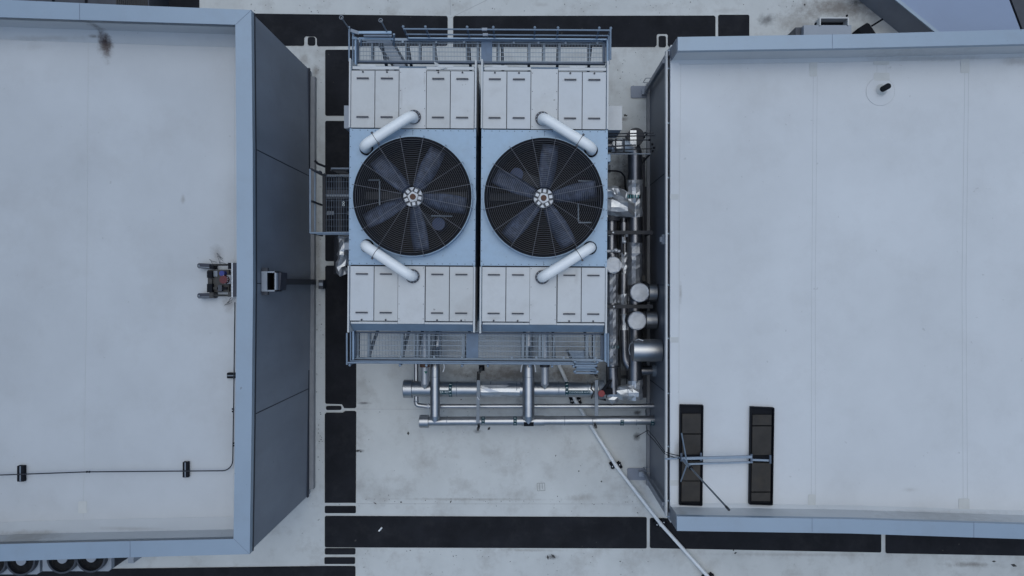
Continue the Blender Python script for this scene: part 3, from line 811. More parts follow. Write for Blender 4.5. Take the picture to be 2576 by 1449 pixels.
def tower(ox, side):
    left = side < 0
    lab = ('left cooling tower cell with pale hatch panels and a round fan' if left else 'right cooling tower cell with pale hatch panels and a round fan')
    root = thing('cooling_tower', lab, 'cooling tower', TU(ox + 1037, 495, 0), 'pair of cooling towers side by side')
    X = lambda x: x + ox
    # casing: hollow body
    b = MB()
    tbox(b, X(879.5), 170, X(882), 816, .8, TZ - .02); tbox(b, X(1192), 170, X(1195), 816, .8, TZ - .02)
    tbox(b, X(882), 178, X(1192), 181, .8, 4.45); tbox(b, X(882), 809, X(1192), 812, .8, 4.45)
    b.build('casing', 'galv_blue', root)
    b = MB(); tbox(b, X(884), 324, X(1190), 326, 2.4, TZ - .03); tbox(b, X(884), 668, X(1190), 670, 2.4, TZ - .03)
    b.build('plenum_wall', 'interior', root)
    b = MB(); tbox(b, X(883), 182, X(1191), 808, 3.2, 3.3)
    for i in range(46):
        y = 330 + i * 7.4
        tbox(b, X(884), y, X(1190), y + 3.2, 3.301, 3.36)
    b.build('drift_eliminator', 'eliminator', root)
    b = MB(); tbox(b, X(879), 175, X(1196), 812, .45, .8); b.build('basin', 'galv_dark', root)
    # feet
    for (x, y) in ((900, 200), (1175, 200), (900, 790), (1175, 790)):
        MB().rect(X(x) - 8, y - 8, X(x) + 8, y + 8, .005, .449, fn=TU, at=TZ).build('foot', 'strut', root)
    # side flanges standing a little proud of the top
    fl = ((877.2, 150, 881, 838), (1193, 152, 1197, 836))
    for (x0, y0, x1, y1) in fl:
        b = MB(); tbox(b, X(x0), y0, X(x1), 323, 3.9, TZ + .06); tbox(b, X(x0), 671, X(x1), y1, 3.9, TZ + .06)
        b.build('side_flange', 'panel_paint', root)
    # sloped end sheets
    for (ya, yb, za, zb) in ((172, 157, TZ - .03, TZ - .42), (816, 836, TZ - .03, TZ - .42)):
        b = MB()
        t = [TU(X(883), ya, za), TU(X(1191), ya, za)]
        yb2 = yb + (2.5 if yb > 500 else -2.5)
        q = [Vector((t[0].x, TU(X(883), yb, TZ).y, zb)), Vector((t[1].x, TU(X(1191), yb, TZ).y, zb))]
        e = Vector((0, 0, -.03))
        b.add([t[0], t[1], q[1], q[0], t[0] + e, t[1] + e, q[1] + e, q[0] + e], [[0, 1, 2, 3], [7, 6, 5, 4], [0, 4, 5, 1], [1, 5, 6, 2], [2, 6, 7, 3], [3, 7, 4, 0]])
        b.build('end_sheet', 'galv_blue', root)
    for x0, x1, y0, y1 in ((885, 1002, 169, 176), (1071, 1191, 169, 176)):
        b = MB(); tbox(b, X(x0), y0, X(x1), y1, TZ - .03, TZ + .012); b.build('lip_strip', 'panel_paint', root)
        b = MB(); tbox(b, X(x0), 811.5, X(x1), 816, TZ - .03, TZ + .012); b.build('lip_strip', 'panel_paint', root)
    for x0 in (905, 1100):
        b = MB(); tbox(b, X(x0), 164.5, X(x0 + 38), 170.5, TZ - .02, TZ + .02); b.build('hinge_plate', 'panel_paint', root)
    # hatches
    for (y0, y1, hy, ky) in ((179.5, 324, (200, 297), 183.5), (671, 809, (691, 788), 806)):
        for (x0, x1) in ((881.5, 941.5), (942, 1002), (1071, 1131), (1131.5, 1191.5)):
            dx = 1 if y0 > 500 else 0
            b = MB(); tbox(b, X(x0) + dx + .75, y0 + .7, X(x1) + dx - .75, y1 - .7, TZ - .03, TZ + .02)
            h = b.build('hatch_panel', ('panel_paint', 'panel_paint_cool', 'panel_paint_warm')[int(X(x0) * 7 + y0) % 3], root)
            cx = (x0 + x1) / 2 + dx
            for y in hy:
                b = MB(); tbox(b, X(cx - 15), y - 1.7, X(cx + 15), y + 1.7, TZ + .045, TZ + .07)
                tbox(b, X(cx - 15), y - 1.4, X(cx - 12), y + 1.4, TZ + .021, TZ + .045); tbox(b, X(cx + 12), y - 1.4, X(cx + 15), y + 1.4, TZ + .021, TZ + .045)
                b.build('handle', 'handle_black', h)
            b = MB(); c = TU(X(cx), ky, TZ); b.cyl(c, .026, TZ + .02, TZ + .05, 10); b.build('latch_knob', 'handle_black', h)
        b = MB(); tbox(b, X(1003), y0 - 7 if y0 < 500 else y0, X(1070), y1 if y0 < 500 else y1 + 6.5, TZ - .03, TZ + .008)
        b.mi = 1
        yy = (y0 + 4, y0 + 50, y0 + 95, y1 - 6)
        for y in yy:
            for x in (1006, 1067):
                b.cyl(TU(X(x), y, TZ), .011, TZ + .008, TZ + .018, 6)
        b.build('fixed_panel', ['panel_paint', 'handle_black'], root)
        # dark bed seen through the joints
        b = MB(); tbox(b, X(881.5), y0 - 2, X(1192.5), y1 + 1, TZ - .09, TZ - .031); b.build('panel_bed', 'dark_joint', root)
    # fan deck with a round opening
    fc = U(*((1036.5, 493.5) if left else (1368, 496.5)), TZ + .35)
    RO, RI = 1.655, 1.615
    q = [TU(X(x), y, TZ) for x, y in ((878.5, 326), (1196.5, 326), (1196.5, 668), (878.5, 668))]
    angs = sorted([2 * math.pi * k / 72 for k in range(72)] + [math.atan2(p.y - fc.y, p.x - fc.x) % (2 * math.pi) for p in q])
    def hit(a):
        d = Vector((math.cos(a), math.sin(a))); best = 1e9
        for i in range(4):
            A, B = q[i].xy - fc.xy, q[(i + 1) % 4].xy - fc.xy
            e = B - A
            den = d.x * e.y - d.y * e.x
            if abs(den) < 1e-9: continue
            t = (A.x * e.y - A.y * e.x) / den; s = (A.x * d.y - A.y * d.x) / den
            if t > 0 and -.0001 <= s <= 1.0001: best = min(best, t)
        return fc.xy + d * best
    vs, fs = [], []
    for a in angs:
        i = fc.xy + Vector((math.cos(a), math.sin(a))) * RI; o_ = hit(a)
        vs += [(i.x, i.y, TZ), (o_.x, o_.y, TZ), (i.x, i.y, TZ - .05), (o_.x, o_.y, TZ - .05)]
    n = len(angs)
    for k in range(n):
        a, c = 4 * k, 4 * ((k + 1) % n)
        fs += [[a, a + 1, c + 1, c], [a + 3, a + 2, c + 2, c + 3], [a + 1, a + 3, c + 3, c + 1], [a + 2, a, c, c + 2]]
    b = MB(); b.add(vs, fs); b.mi = 1
    for i in range(17):
        for y in (329.5, 664.5): b.cyl(TU(X(886 + i * 19), y, TZ), .012, TZ, TZ + .012, 6)
    for i in range(13):
        for x in (881, 1194): b.cyl(TU(X(x), 345 + i * 26, TZ), .012, TZ, TZ + .012, 6)
    b.mi = 2
    for y0, y1 in ((327.5, 346), (646, 667)):
        tbox(b, X(1036.7), y0, X(1037.6), y1, TZ, TZ + .003)
    b.build('fan_deck', ['galv_blue', 'dark_joint', 'galv_dark'], root)
    # fan cylinder
    b = MB(); b.pipe_ring(fc, RO - .012, RO + .035, TZ, TZ + .31, 96); b.pipe_ring(fc, RO + .03, RO + .12, TZ + .001, TZ + .012, 96)
    cy_ = b.build('fan_cylinder', 'galv_blue', root, smooth=True)
    b = MB(); b.pipe_ring(fc, RI - .02, RO - .013, TZ - .9, TZ + .345, 96); b.pipe_ring(fc, RO - .013, RO + .01, TZ + .311, TZ + .35, 96)  # inner metal coloured black for the shade inside the cylinder; dark rim
    b.build('shade_liner', 'black', cy_, smooth=True)
    # guard
    b = MB(); zg_ = TZ + .38
    for i in range(25):
        r = .30 + (RI - .30) * i / 24.6
        b.torus((fc.x, fc.y, zg_ + .1 * (1 - (r / RI) ** 2)), r, .0042, 72, 4)
    g = b.build('fan_guard', 'wire', root)
    for a in fan_dirs(16, 11.25):
        d = Vector((math.cos(a), math.sin(a), 0))
        bb = MB(); bb.tube([fc * 1 + d * .29 + Vector((0, 0, zg_ + .105 - fc.z)), fc + d * .9 + Vector((0, 0, zg_ + .08 - fc.z)), fc + d * (RO + .06) + Vector((0, 0, zg_ + .005 - fc.z)), fc + d * (RO + .06) + Vector((0, 0, TZ + .05 - fc.z))], .0065, 5)
        bb.build('spoke', 'wire', g)
    # fan
    zf = TZ + .02
    b = MB(); b.cyl((fc.x, fc.y), .28, zf + .08, zf + .16, 40)
    hub = b.build('fan_hub', 'alu', root, smooth=True, bevel=.012)
    b = MB(); b.cyl((fc.x, fc.y), .082, zf + .165, zf + .23, 20); b.build('shaft_cap', 'rust', hub, smooth=True)
    b = MB(); b.pipe_ring(fc, .085, .12, zf + .161, zf + .19, 24); b.build('hub_collar', 'alu', hub, smooth=True)
    a0 = -10 if left else 10
    for a in fan_dirs(5, a0):
        d = Vector((math.cos(a), math.sin(a), 0)); s = Vector((-d.y, d.x, 0))
        b = MB()
        b.box(fc + d * .2 + Vector((0, 0, zf + .165 - fc.z)), .135, .145, .012, a)
        b.mi = 1; b.box(fc + d * .2 + Vector((0, 0, zf + .185 - fc.z)), .09, .085, .03, a); b.mi = 0
        for sg in (-1, 1): b.bar(fc + d * .13 + s * .085 * sg + Vector((0, 0, zf + .175 - fc.z)), fc + d * .26 + s * .085 * sg + Vector((0, 0, zf + .175 - fc.z)), .02, .03)
        b.build('blade_clamp', ['unit_dark', 'alu'], hub)
        # blade: cambered, twisted plate
        vs, fs = [], []
        st = 9; wn = 5
        for i in range(st):
            t = i / (st - 1); r = .27 + t * (RI - .09 - .27)
            w = (.32 + .19 * min(1, t * 2.2)) * (1 - .12 * max(0, t - .7) / .3)
            pit = R(26 - 15 * t)
            for j in range(wn):
                u = j / (wn - 1) - .5
                cam_ = .03 * (1 - 4 * u * u)
                vs.append(fc + d * r + s * (u * w * math.cos(pit) + .02 * t) + Vector((0, 0, zf + .03 - fc.z + u * w * math.sin(pit) + cam_)))
        for i in range(st - 1):
            for j in range(wn - 1):
                k = i * wn + j; fs.append([k, k + 1, k + wn + 1, k + wn])
        b = MB(); b.add(vs, fs)
        bl_ = b.build('fan_blade', 'blade', root, smooth=True)
        so_ = bl_.modifiers.new('thickness', 'SOLIDIFY'); so_.thickness = .022
    # motor, rods and shaft inside
    zi = 4.1
    mx, my = (1103, 563) if left else (1300, 438)
    c = U(mx, my, zi)
    b = MB(); b.cyl(c, .19, zi - .5, zi, 20); b.cyl(c, .09, zi, zi + .05, 14); b.build('motor', 'blue_motor', root, smooth=True)
    b = MB(); b.bar(U(mx + (-60 if left else 60), my - 25 if left else my + 25, zi - .2), U(mx, my, zi - .2), .3, .1); b.build('motor_mount', 'dark_pipe', root)
    rods = (((955, 455), (955, 532)), ((1085, 543), (1138, 544)), ((922, 453), (955, 453))) if left else (((1455, 512), (1455, 557)), ((1455, 560), (1488, 560)), ((1455, 455), (1490, 456)))
    for p, q2 in rods:
        MB().tube([U(*p, 4.2), U(*q2, 4.2)], .022, 6).build('rod', 'galv_rail', root)
    MB().bar(U(fc_px(fc)[0] - 140, fc_px(fc)[1], 3.9), U(fc_px(fc)[0] + 140, fc_px(fc)[1], 3.9), .22, .2).build('fan_beam', 'dark_pipe', root)
    MB().cyl(fc, .07, 3.9, zf + .05, 12).build('shaft', 'dark_pipe', root)
    # white distribution pipes
    prs = (((914, 367), (1035, 290), (1041.5, 292.5)), ((916, 617), (1033, 694), (1037.5, 695))) if left else (((1490, 372), (1366, 295), (1364, 296)), ((1487, 622), (1365, 697), (1364, 697)))
    for lo, hi, fl_ in prs:
        zp = TZ + .42; r = .148
        L0, H0 = U(*lo, zp), U(*hi, zp)
        d = (H0 - L0).normalized(); d.z = 0
        pts = rnd([Vector((L0.x, L0.y, TZ + .02)), L0, H0, Vector((H0.x, H0.y, TZ + .03))], .2, 8)
        pp = MB().tube(pts, r, 24).build('white_pipe', 'pvc', root, smooth=True)
        for f in (.13, .25, .86):
            c = L0.lerp(H0, f)
            e = d * (.006 if f == .25 else .012)
            MB().tube([c - e, c + e], r + (.012 if f == .25 else .004), 24).build('band' if f == .25 else 'coupling_edge', 'unit_dark' if f == .25 else 'pvc', pp, smooth=True)
        c = L0.lerp(H0, .25); sd = d.cross(Vector((0, 0, 1)))
        for sg in (-1, 1): MB().box(c + sd * (r + .03) * sg, .06, .06, .04, math.atan2(d.y, d.x)).build('band_bolt', 'unit_dark', pp)
        MB().tube(rnd([L0 - d * 0 + Vector((0, 0, 0)) - d * .0, L0 + d * .1], .1), r + .001, 24).build('elbow_end', 'pvc', pp, smooth=True) if False else None
        MB().cyl((L0.x, L0.y), r + .045, TZ + .002, TZ + .05, 28).build('rubber_collar', 'black', pp, smooth=True)
        cf_ = Vector((H0.x, H0.y, 0)).lerp(U(*fl_, TZ + .04), .7)
        ff = MB().cyl((cf_.x, cf_.y), .2, TZ + .009, TZ + .05, 32).build('flange', 'handle_black', pp, smooth=True)
        for a in fan_dirs(12, 10):
            MB().cyl((cf_.x + .172 * math.cos(a), cf_.y + .172 * math.sin(a)), .014, TZ + .051, TZ + .068, 6).build('bolt', 'galv_rail', ff)
    return root
def fc_px(c): return PJ((c.x, c.y, c.z))
tower(0, -1)
tower(331.5, 1)
# dark filler between the two cells, low down, is simply the shaded gap

# ================================================================== service platforms
XR0, XR1 = 875.4, 1533.0
def platform(top, label):
    zg, zr = 4.05, 5.0
    if top: yo, yi, yr = 104.0, 158.5, 74.0
    else: yo, yi, yr = 902.0, 838.0, 914.5
    root = thing('service_platform', label, 'service platform', TU(1200, (yo + yi) / 2, 0), 'grating platforms at the ends of the towers')
    ym = 1 if top else -1
    x0, x1 = 897, 1517
    GY = lambda y: y
    # grating: fine bars both ways
    b = MB()
    n = 166
    for i in range(n):
        x = x0 + (x1 - x0) * i / (n - 1)
        p, q = TU(x, yo, zg), TU(x, yi, zg)
        b.bar(p, Vector((p.x + (q.x - p.x), q.y, zg)), .007, .03)
    m = 5
    for i in range(m):
        y = yo + (yi - yo) * (i + .5) / m
        b.bar(TU(x0, y, zg + .016), TU(x1, y, zg + .016), .014, .012)
    b.build('grating', 'galv_rail', root)
    # frame beams under it
    for y, w_, m_ in ((yo + ym * -1.5, .075, 'galv_rail'), (yi, .05, 'galv_dark')):
        MB().bar(TU(x0 - 3, y, zg - .03), TU(x1 + 3, y, zg - .03), w_, .16).build('edge_beam', m_, root)
    bx = (933, 1018, 1053, 1089, 1171, 1199, 1252, 1329, 1366, 1405, 1480) if top else (901, 930, 1014, 1046, 1053, 1082, 1168, 1318, 1328, 1360, 1368, 1396, 1479, 1497)
    for x in bx:
        cb_ = MB().bar(TU(x, yo, zg - .04), TU(x, yi, zg - .04), .04 if x in (1018, 1171, 1480, 1046, 1396) else .07, .012).build('cross_beam', 'galv_rail', root)
        MB().bar(TU(x - (1 if x > 1200 else -1) * 3.2, yo, zg - .2), TU(x - (1 if x > 1200 else -1) * 3.2, yi, zg - .2), .045, .2).build('beam_web', 'dark_pipe', cb_)
    for x in (x0, x1):
        MB().bar(TU(x, yo, zg - .03), TU(x, yi, zg - .03), .09, .16).build('side_beam', 'galv_dark', root)
    # knee braces down to the tower body
    kb = ((957, 10), (1022, 8), (1089, 6), (1176, 3), (1260, 0), (1328, -2), (1402, -4), (1484, -8)) if top else ((930, -4), (1014, -3), (1050, -2), (1090, -1), (1175, 0), (1321, 1), (1397, 2), (1482, 4))
    for x, dx in kb:
        p = TU(x, yo + ym * 3, zg - .2)
        q = Vector((TU(x, yi, zg).x, TU(x, yi + ym * 8, TZ).y, 2.4))
        MB().bar(p, q, .085, .07).build('knee_brace', 'dark_pipe', root)
    # solid plate in the middle
    px = (1208, 1236) if top else (1176, 1206)
    b = MB(); b.rect(px[0], min(yo, yi) - (0 if top else 2), px[1], max(yo, yi) + 1, zg + .024, zg + .04, fn=TU); b.build('cover_plate', 'plate_blue', root)
    # toe boards
    py = TU(1200, yr, zr)
    def line(y_img_at_zr, z):      # horizontal line directly under the rail
        a, c = TU(XR0, y_img_at_zr, zr), TU(XR1, y_img_at_zr, zr)
        return Vector((a.x, a.y, z)), Vector((c.x, c.y, z))
    A, B = line(yr, 0)
    ga = 1007 if top else None
    hx = TU(1012, yr, zr).x if top else A.x
    hx1 = B.x if top else TU(1447, yr, zr).x
    def rail(p, q, r, nm='handrail'): return MB().tube([p, q], r, 8).build(nm, 'galv_rail', root, smooth=True)
    V = lambda x, z: Vector((x, A.y + (B.y - A.y) * (x - A.x) / (B.x - A.x), z))
    rail(V(hx, zr), V(hx1, zr), .024); rail(V(hx, zr - .45), V(hx1, zr - .45), .022, 'mid_rail')
    MB().bar(V(A.x if not top else hx, zg + .12), V(hx1, zg + .12), .035 if top else .02, .14).build('toe_board', 'galv_blue' if top else 'dark_pipe', root)
    yend = 152 if top else 838
    for e in (A, B):
        # end rails run from the outer corner back to the tower
        wy = TU(1200, yend, zr).y
        if e is B and not top: pass
        MB().tube([Vector((e.x, e.y - ym * 0 + ym * .06, zr)), Vector((e.x, wy, zr))], .026, 8).build('handrail', 'galv_rail', root, smooth=True)
        MB().tube([Vector((e.x, e.y, zr - .45)), Vector((e.x, wy, zr - .45))], .022, 8).build('mid_rail', 'galv_rail', root, smooth=True)
        MB().bar(Vector((e.x, e.y, zg + .1)), Vector((e.x, wy, zg + .1)), .05, .16).build('toe_board', 'galv_blue', root)
    posts = (1011, 1067, 1172, 1238, 1342.5, 1401, 1505, 1534) if top else (882, 1008.7, 1075, 1165, 1230, 1335, 1391.6, 1446)
    for x in posts:
        w = TU(x, yr, zr); p = V(w.x, 0)
        o = Vector((0, ym * .05, 0))
        MB().bar(Vector((p.x, p.y, zg - .12)) + o, Vector((p.x, p.y, zr)) + o, .05, .05).build('post', 'galv_dark', root)
        MB().ball(Vector((p.x, p.y + ym * .07, zr - .02)), .042, 8, 6).build('post_cap', 'galv_rail', root, smooth=True)
    for x in ((903, 1011, 1095, 1165, 1290, 1352, 1420, 1500)):
        c = TU(x, yo + ym * 3, zg + .03)
        MB().cyl(c, .035, zg + .03, zg + .06, 8).build('grating_clip', 'galv_rail', root)
    if top:
        for z in (zr, zr - .45):
            w = TU(1216, yr, zr); p = V(w.x, z); MB().box(p, .15, .07, .07).build('rail_splice', 'unit_grey', root)
    return root
platform(True, 'upper grating platform with handrails across both towers at the top')
platform(False, 'lower grating platform with handrails across both towers above the silver pipes')

# ladders ------------------------------------------------------------
def ladder(name, label, xl, xr, y, zt, zb, yb, treads, n, md='strut', tw=.12, gp=None):
    L, Rr = TU(xl, y, zt), TU(xr, y, zt)
    root = thing(name, label, 'ladder', ((L.x + Rr.x) / 2, L.y, zb))
    dy = Vector((0, yb, 0))
    for p in (L, Rr):
        MB().bar(p, Vector((p.x, p.y, zb)) + dy, .05, .07).build('side_rail', 'dark_pipe', root)
    for i in range(n):
        t = (i + .5) / n
        p, q = L.lerp(Vector((L.x, L.y, zb)) + dy, t), Rr.lerp(Vector((Rr.x, Rr.y, zb)) + dy, t)
        MB().bar(p, q, tw, .025).build('tread', md, root)
    return root
ladder('ship_ladder', 'steep ladder with pale treads seen through the upper left grating', 946, 986, 108, 3.95, .02, .1, 'wood', 10, 'unit_grey', .09)
ll = ladder('caged_ladder', 'short galvanised ladder at the right end of the lower platform railing', 1451, 1504, 922, 4.7, .02, .06, '', 14, 'galv_rail', .05)
for yy, zz in ((912, 4.62), (918, 4.9), (930, 4.5), (936.5, 4.75)):
    MB().tube([TU(1449, yy, zz), TU(1505, yy, zz)], .028, 8).build('landing_bar', 'galv_rail', ll, smooth=True)
b = MB(); b.rect(1452, 921, 1503, 930, 4.34, 4.37, fn=TU); b.build('landing_plate', 'galv_blue', ll)
for x in (1449, 1505):
    for yy in (909, 933): MB().ball(TU(x, yy, 4.9), .05, 8, 6).build('end_cap', 'galv_rail', ll, smooth=True)
# grab posts and swinging gate at the upper left corner
gp = thing('ladder_gate', 'blue safety gate with grab posts at the upper left corner of the top platform', 'safety gate', TU(940, 100, 4.0))
for (xa, ya, xb, yb2) in ((973, 79, 957, 48), (878, 72, 868, 45)):
    p = U(xa, ya, 5.0); q = Vector((p.x, p.y, 5.85)); 
    MB().tube([Vector((p.x, p.y, 4.0)), q], .02, 8).build('grab_post', 'strut', gp, smooth=True)
    MB().torus(q + Vector((0, 0, .03)), .05, .012, 20, 6).build('post_loop', 'strut', gp, smooth=True)
MB().bar(U(886, 82, 5.0), U(985, 82, 5.0), .07, .05).build('gate_bar', 'galv_blue', gp)
MB().bar(U(915, 90, 4.8), U(986, 90, 4.8), .045, .04).build('gate_bar', 'unit_grey', gp)
MB().bar(U(903, 96.5, 4.7), U(990, 98, 4.7), .05, .04).build('gate_bar', 'galv_blue', gp)
MB().bar(U(922, 106, 4.5), U(988, 106, 4.5), .035, .04).build('gate_bar', 'unit_grey', gp)
MB().bar(U(991, 86, 4.9), U(991, 114, 4.3), .06, .05).build('gate_hinge', 'galv_rail', gp)
MB().bar(U(908.5, 100, 4.5), U(908.5, 116, 4.3), .04, .05).build('gate_hinge', 'galv_rail', gp)
MB().bar(U(882, 76, 5.15), U(903, 83, 5.0), .09, .03).build('gate_latch', 'unit_grey', gp)
MB().bar(U(886, 95, 4.8), U(898, 97, 4.8), .07, .05).build('gate_latch', 'galv_blue', gp)
b = MB(); b.add([U(1092, 155, 4.75), U(1122, 170, 5.06), U(1112, 174, 5.06), U(1094, 165, 4.9)], [[3, 2, 1, 0]])
o = b.build('bent_flap', 'panel_paint'); sm = o.modifiers.new('t', 'SOLIDIFY'); sm.thickness = .01
tag(o, 'small bent pale sheet sticking up at the upper edge of the left tower', 'sheet flap')

# left catwalk ---------------------------------------------------------
cw = thing('side_catwalk', 'small grating catwalk with handrails on the left side of the left tower', 'catwalk', U(845, 515, 0))
zg, zr = 3.0, 4.1
b = MB(); gx0_, gx1_ = U(815, 0, zg).x, U(878, 500, TZ).x + .05
gy0_, gy1_ = U(0, 444, zg).y, U(0, 586, zg).y
n = 18
for i in range(n): x = gx0_ + (gx1_ - gx0_) * i / (n - 1); b.bar((x, gy0_, zg), (x, gy1_, zg), .01, .03)
for i in range(10): y = gy0_ + (gy1_ - gy0_) * i / 9; b.bar((gx0_, y, zg + .016), (gx1_, y, zg + .016), .01, .01)
b.build('grating', 'galv_dark', cw)
for y in (gy0_, gy1_, gy0_ * .65 + gy1_ * .35): MB().bar((gx0_, y, zg - .08), (gx1_, y, zg - .08), .06, .12).build('edge_beam', 'strut', cw)
MB().bar((gx0_, gy0_, zg - .05), (gx0_, gy1_, zg - .05), .1, .15).build('edge_beam', 'dark_pipe', cw)
p, q = U(780, 425, zr), U(784, 586, zr)
for z, r_, m_ in ((zr, .028, 'galv_rail'), (zr - .5, .026, 'galv_rail')):
    P_, Q_ = Vector((p.x, p.y, z)), Vector((p.x, q.y, z))
    MB().tube([P_, Q_], r_, 8).build('handrail' if z == zr else 'mid_rail', m_, cw, smooth=True)
    MB().tube([Q_, Vector((gx1_, q.y, z))], r_, 8).build('handrail' if z == zr else 'mid_rail', m_, cw, smooth=True)
    MB().tube(rnd([P_, Vector((p.x + .35, p.y - .12, z - .1)), Vector((gx0_ + .1, gy0_ + .0, z - .25))], .1), r_, 8).build('end_rail', 'dark_pipe', cw, smooth=True)
for yy in (p.y, (p.y + q.y) / 2, q.y):
    MB().bar((p.x + .03, yy, zg - .1), (p.x + .03, yy, zr - .03), .05, .05).build('post', 'dark_pipe', cw)
MB().tube([U(833, 424, 3.4), U(878, 424, 3.4)], .03, 8).build('cross_tube', 'strut', cw, smooth=True)
MB().tube(rnd([U(792, 404, 3.9), U(800, 412, 3.9), U(818, 419, 3.9)], .1), .035, 8).build('hose_stub', 'black', cw, smooth=True)
for (x, y) in ((860, 510), (860, 516)):
    MB().torus(U(x + 4, y - .5, 3.08), .03, .009, 14, 5).build('ring_clip', 'white_ink', cw)
lad = thing('side_ladder', 'dark ladder beneath the upper end of the left catwalk', 'ladder', U(855, 432, 0))
for x in (833, 871): MB().bar(U(x, 428, 3.2), Vector((*U(x, 428, 3.2).xy, .02)), .04, .06).build('side_rail', 'dark_pipe', lad)
for i in range(9): MB().bar(U(833, 428, 3.2) - Vector((0, 0, .2 + i * .32)), U(871, 428, 3.2) - Vector((0, 0, .2 + i * .32)), .03, .03).build('rung', 'dark_pipe', lad)

# cabinets on the tower sides -----------------------------------------
cb = thing('control_cabinet', 'pale control cabinet fixed to the right side of the right tower', 'cabinet', U(1545, 296, 2.2))
MB().rect(1527, 267, 1564, 326, 2.3, 3.6).build('cabinet_body', 'unit_grey', cb, bevel=.01)
MB().rect(1526.5, 266, 1565, 327, 3.6, 3.63).build('cabinet_lid', 'panel_paint', cb)
cb = thing('control_cabinet', 'narrow pale cabinet fixed to the left side of the left tower', 'cabinet', U(873, 296, 2.2))
MB().rect(866, 266, 888, 322, 2.3, 3.8).build('cabinet_body', 'unit_grey', cb, bevel=.01)
MB().rect(865.5, 265.5, 888, 322.5, 3.8, 3.83).build('cabinet_lid', 'unit_grey', cb)
tag(MB().rect(1526, 388, 1536, 407, 3.4, 3.9).build('side_box', 'galv_blue', bevel=.01), 'small blue box on the right tower below the crossing railing bars', 'box')
tag(MB().rect(866, 610, 884, 628, 3.0, 3.7).build('side_box', 'unit_grey', bevel=.01), 'small grey box on the left tower above the crumpled foil pipe', 'box')

# ================================================================== silver pipework below the lower platform
GP = 'silver pipes beside the lower platform'
def label_patch(b, c, axis, r, u0, u1, th0, th1, n=14):
    """curved strip on a horizontal pipe; th measured from straight up towards the bottom of the picture"""
    s = Vector((axis.y, -axis.x, 0)).normalized()
    if s.y > 0: s = -s
    up = Vector((0, 0, 1)); vs, fs = [], []
    for i in range(n + 1):
        th = th0 + (th1 - th0) * i / n
        for u in (u0, u1): vs.append(c + axis * u + (s * math.sin(th) + up * math.cos(th)) * (r + .004))
    for i in range(n): fs.append([2 * i, 2 * i + 2, 2 * i + 3, 2 * i + 1])
    return b.add(vs, fs)
def wrap_text(txt, c, axis, r, size, u0, thc, matname, parent, flip=False):
    cu = bpy.data.curves.new('writing', 'FONT'); cu.body = txt; cu.size = size; cu.align_x = 'LEFT'; cu.align_y = 'CENTER'
    to = bpy.data.objects.new('writing_tmp', cu); COL.objects.link(to)
    bpy.context.view_layer.update()
    me0 = to.evaluated_get(bpy.context.evaluated_depsgraph_get()).to_mesh()
    vs = [v.co.copy() for v in me0.vertices]; fs = [list(p.vertices) for p in me0.polygons]
    to.to_mesh_clear(); bpy.data.objects.remove(to); bpy.data.curves.remove(cu)
    s = Vector((axis.y, -axis.x, 0)).normalized()
    if s.y > 0: s = -s
    up = Vector((0, 0, 1)); out = []
    for v in vs:
        th = thc - v.y / r
        out.append(c + axis * (u0 + v.x) + (s * math.sin(th) + up * math.cos(th)) * (r + .008))
    return MB().add(out, fs).build('writing', matname, parent)
def band(root, c, axis, r, w=.10, marks=4, m='teal'):
    b = MB(); label_patch(b, c, axis, r, -w / 2, w / 2, R(-75), R(95), 18); f = b.build('marker_band', m, root)
    b = MB()
    for i in range(marks):
        th = R(-45 + 110 * i / max(1, marks - 1)); label_patch(b, c, axis, r + .004, -w * .3, w * .3, th - .05, th + .05, 2)
    b.build('marker_arrows', 'white_ink', f)

z1 = 1.15
hA, hB = U(1016, 978, z1), U(1505, 980, z1)
ax = (hB - hA).normalized()
r1 = .255
p1 = thing('condenser_header', 'thick upper silver header pipe lettered CONDENSER WATER RETURN', 'pipe', hA.lerp(hB, .5) - Vector((0, 0, z1)), GP)
MB().tube([hA + ax * .25, hB], r1, 36).build('pipe_body', 'jacket', p1, smooth=True)
MB().tube([hA, hA + ax * .3], r1 + .055, 36).build('end_cap', 'jacket', p1, smooth=True, bevel=.015)
for x in (1150, 1235, 1300, 1405, 1478): c = U(x, 978.5, z1); MB().tube([c - ax * .012, c + ax * .012], r1 + .006, 36).build('jacket_seam', 'strut', p1, smooth=True)
b = MB(); crumple(b, [U(1210, 979, z1), U(1308, 979, z1)], r1 + .012, .05, .28, 14, 4); b.build('dented_sleeve', 'foil', p1)
for x0, x1, tx, ux in ((1084, 1131, 'CONDENSER WATER RET', 1073), (1429, 1484, 'CONDENSER WATER RE', 1430)):
    c = U((x0 + x1) / 2, 979, z1); L = (U(x1, 979, z1) - U(x0, 979, z1)).length
    b = MB(); label_patch(b, c, ax, r1, -L / 2, L / 2, R(0), R(32), 8); f = b.build('name_strip', 'teal', p1)
    if x0 < 1200:
        wrap_text('TER RET', c, ax, r1 + .002, .105, -L / 2 + .28, R(15), 'white_ink', f)
    else:
        wrap_text('CONDENSER WATER RE', c, ax, r1 + .002, .078, -L / 2 + .03, R(15), 'white_ink', f)
for x in (1134.5, 1425): band(p1, U(x, 979, z1), ax, r1 + .002, .11, 5)

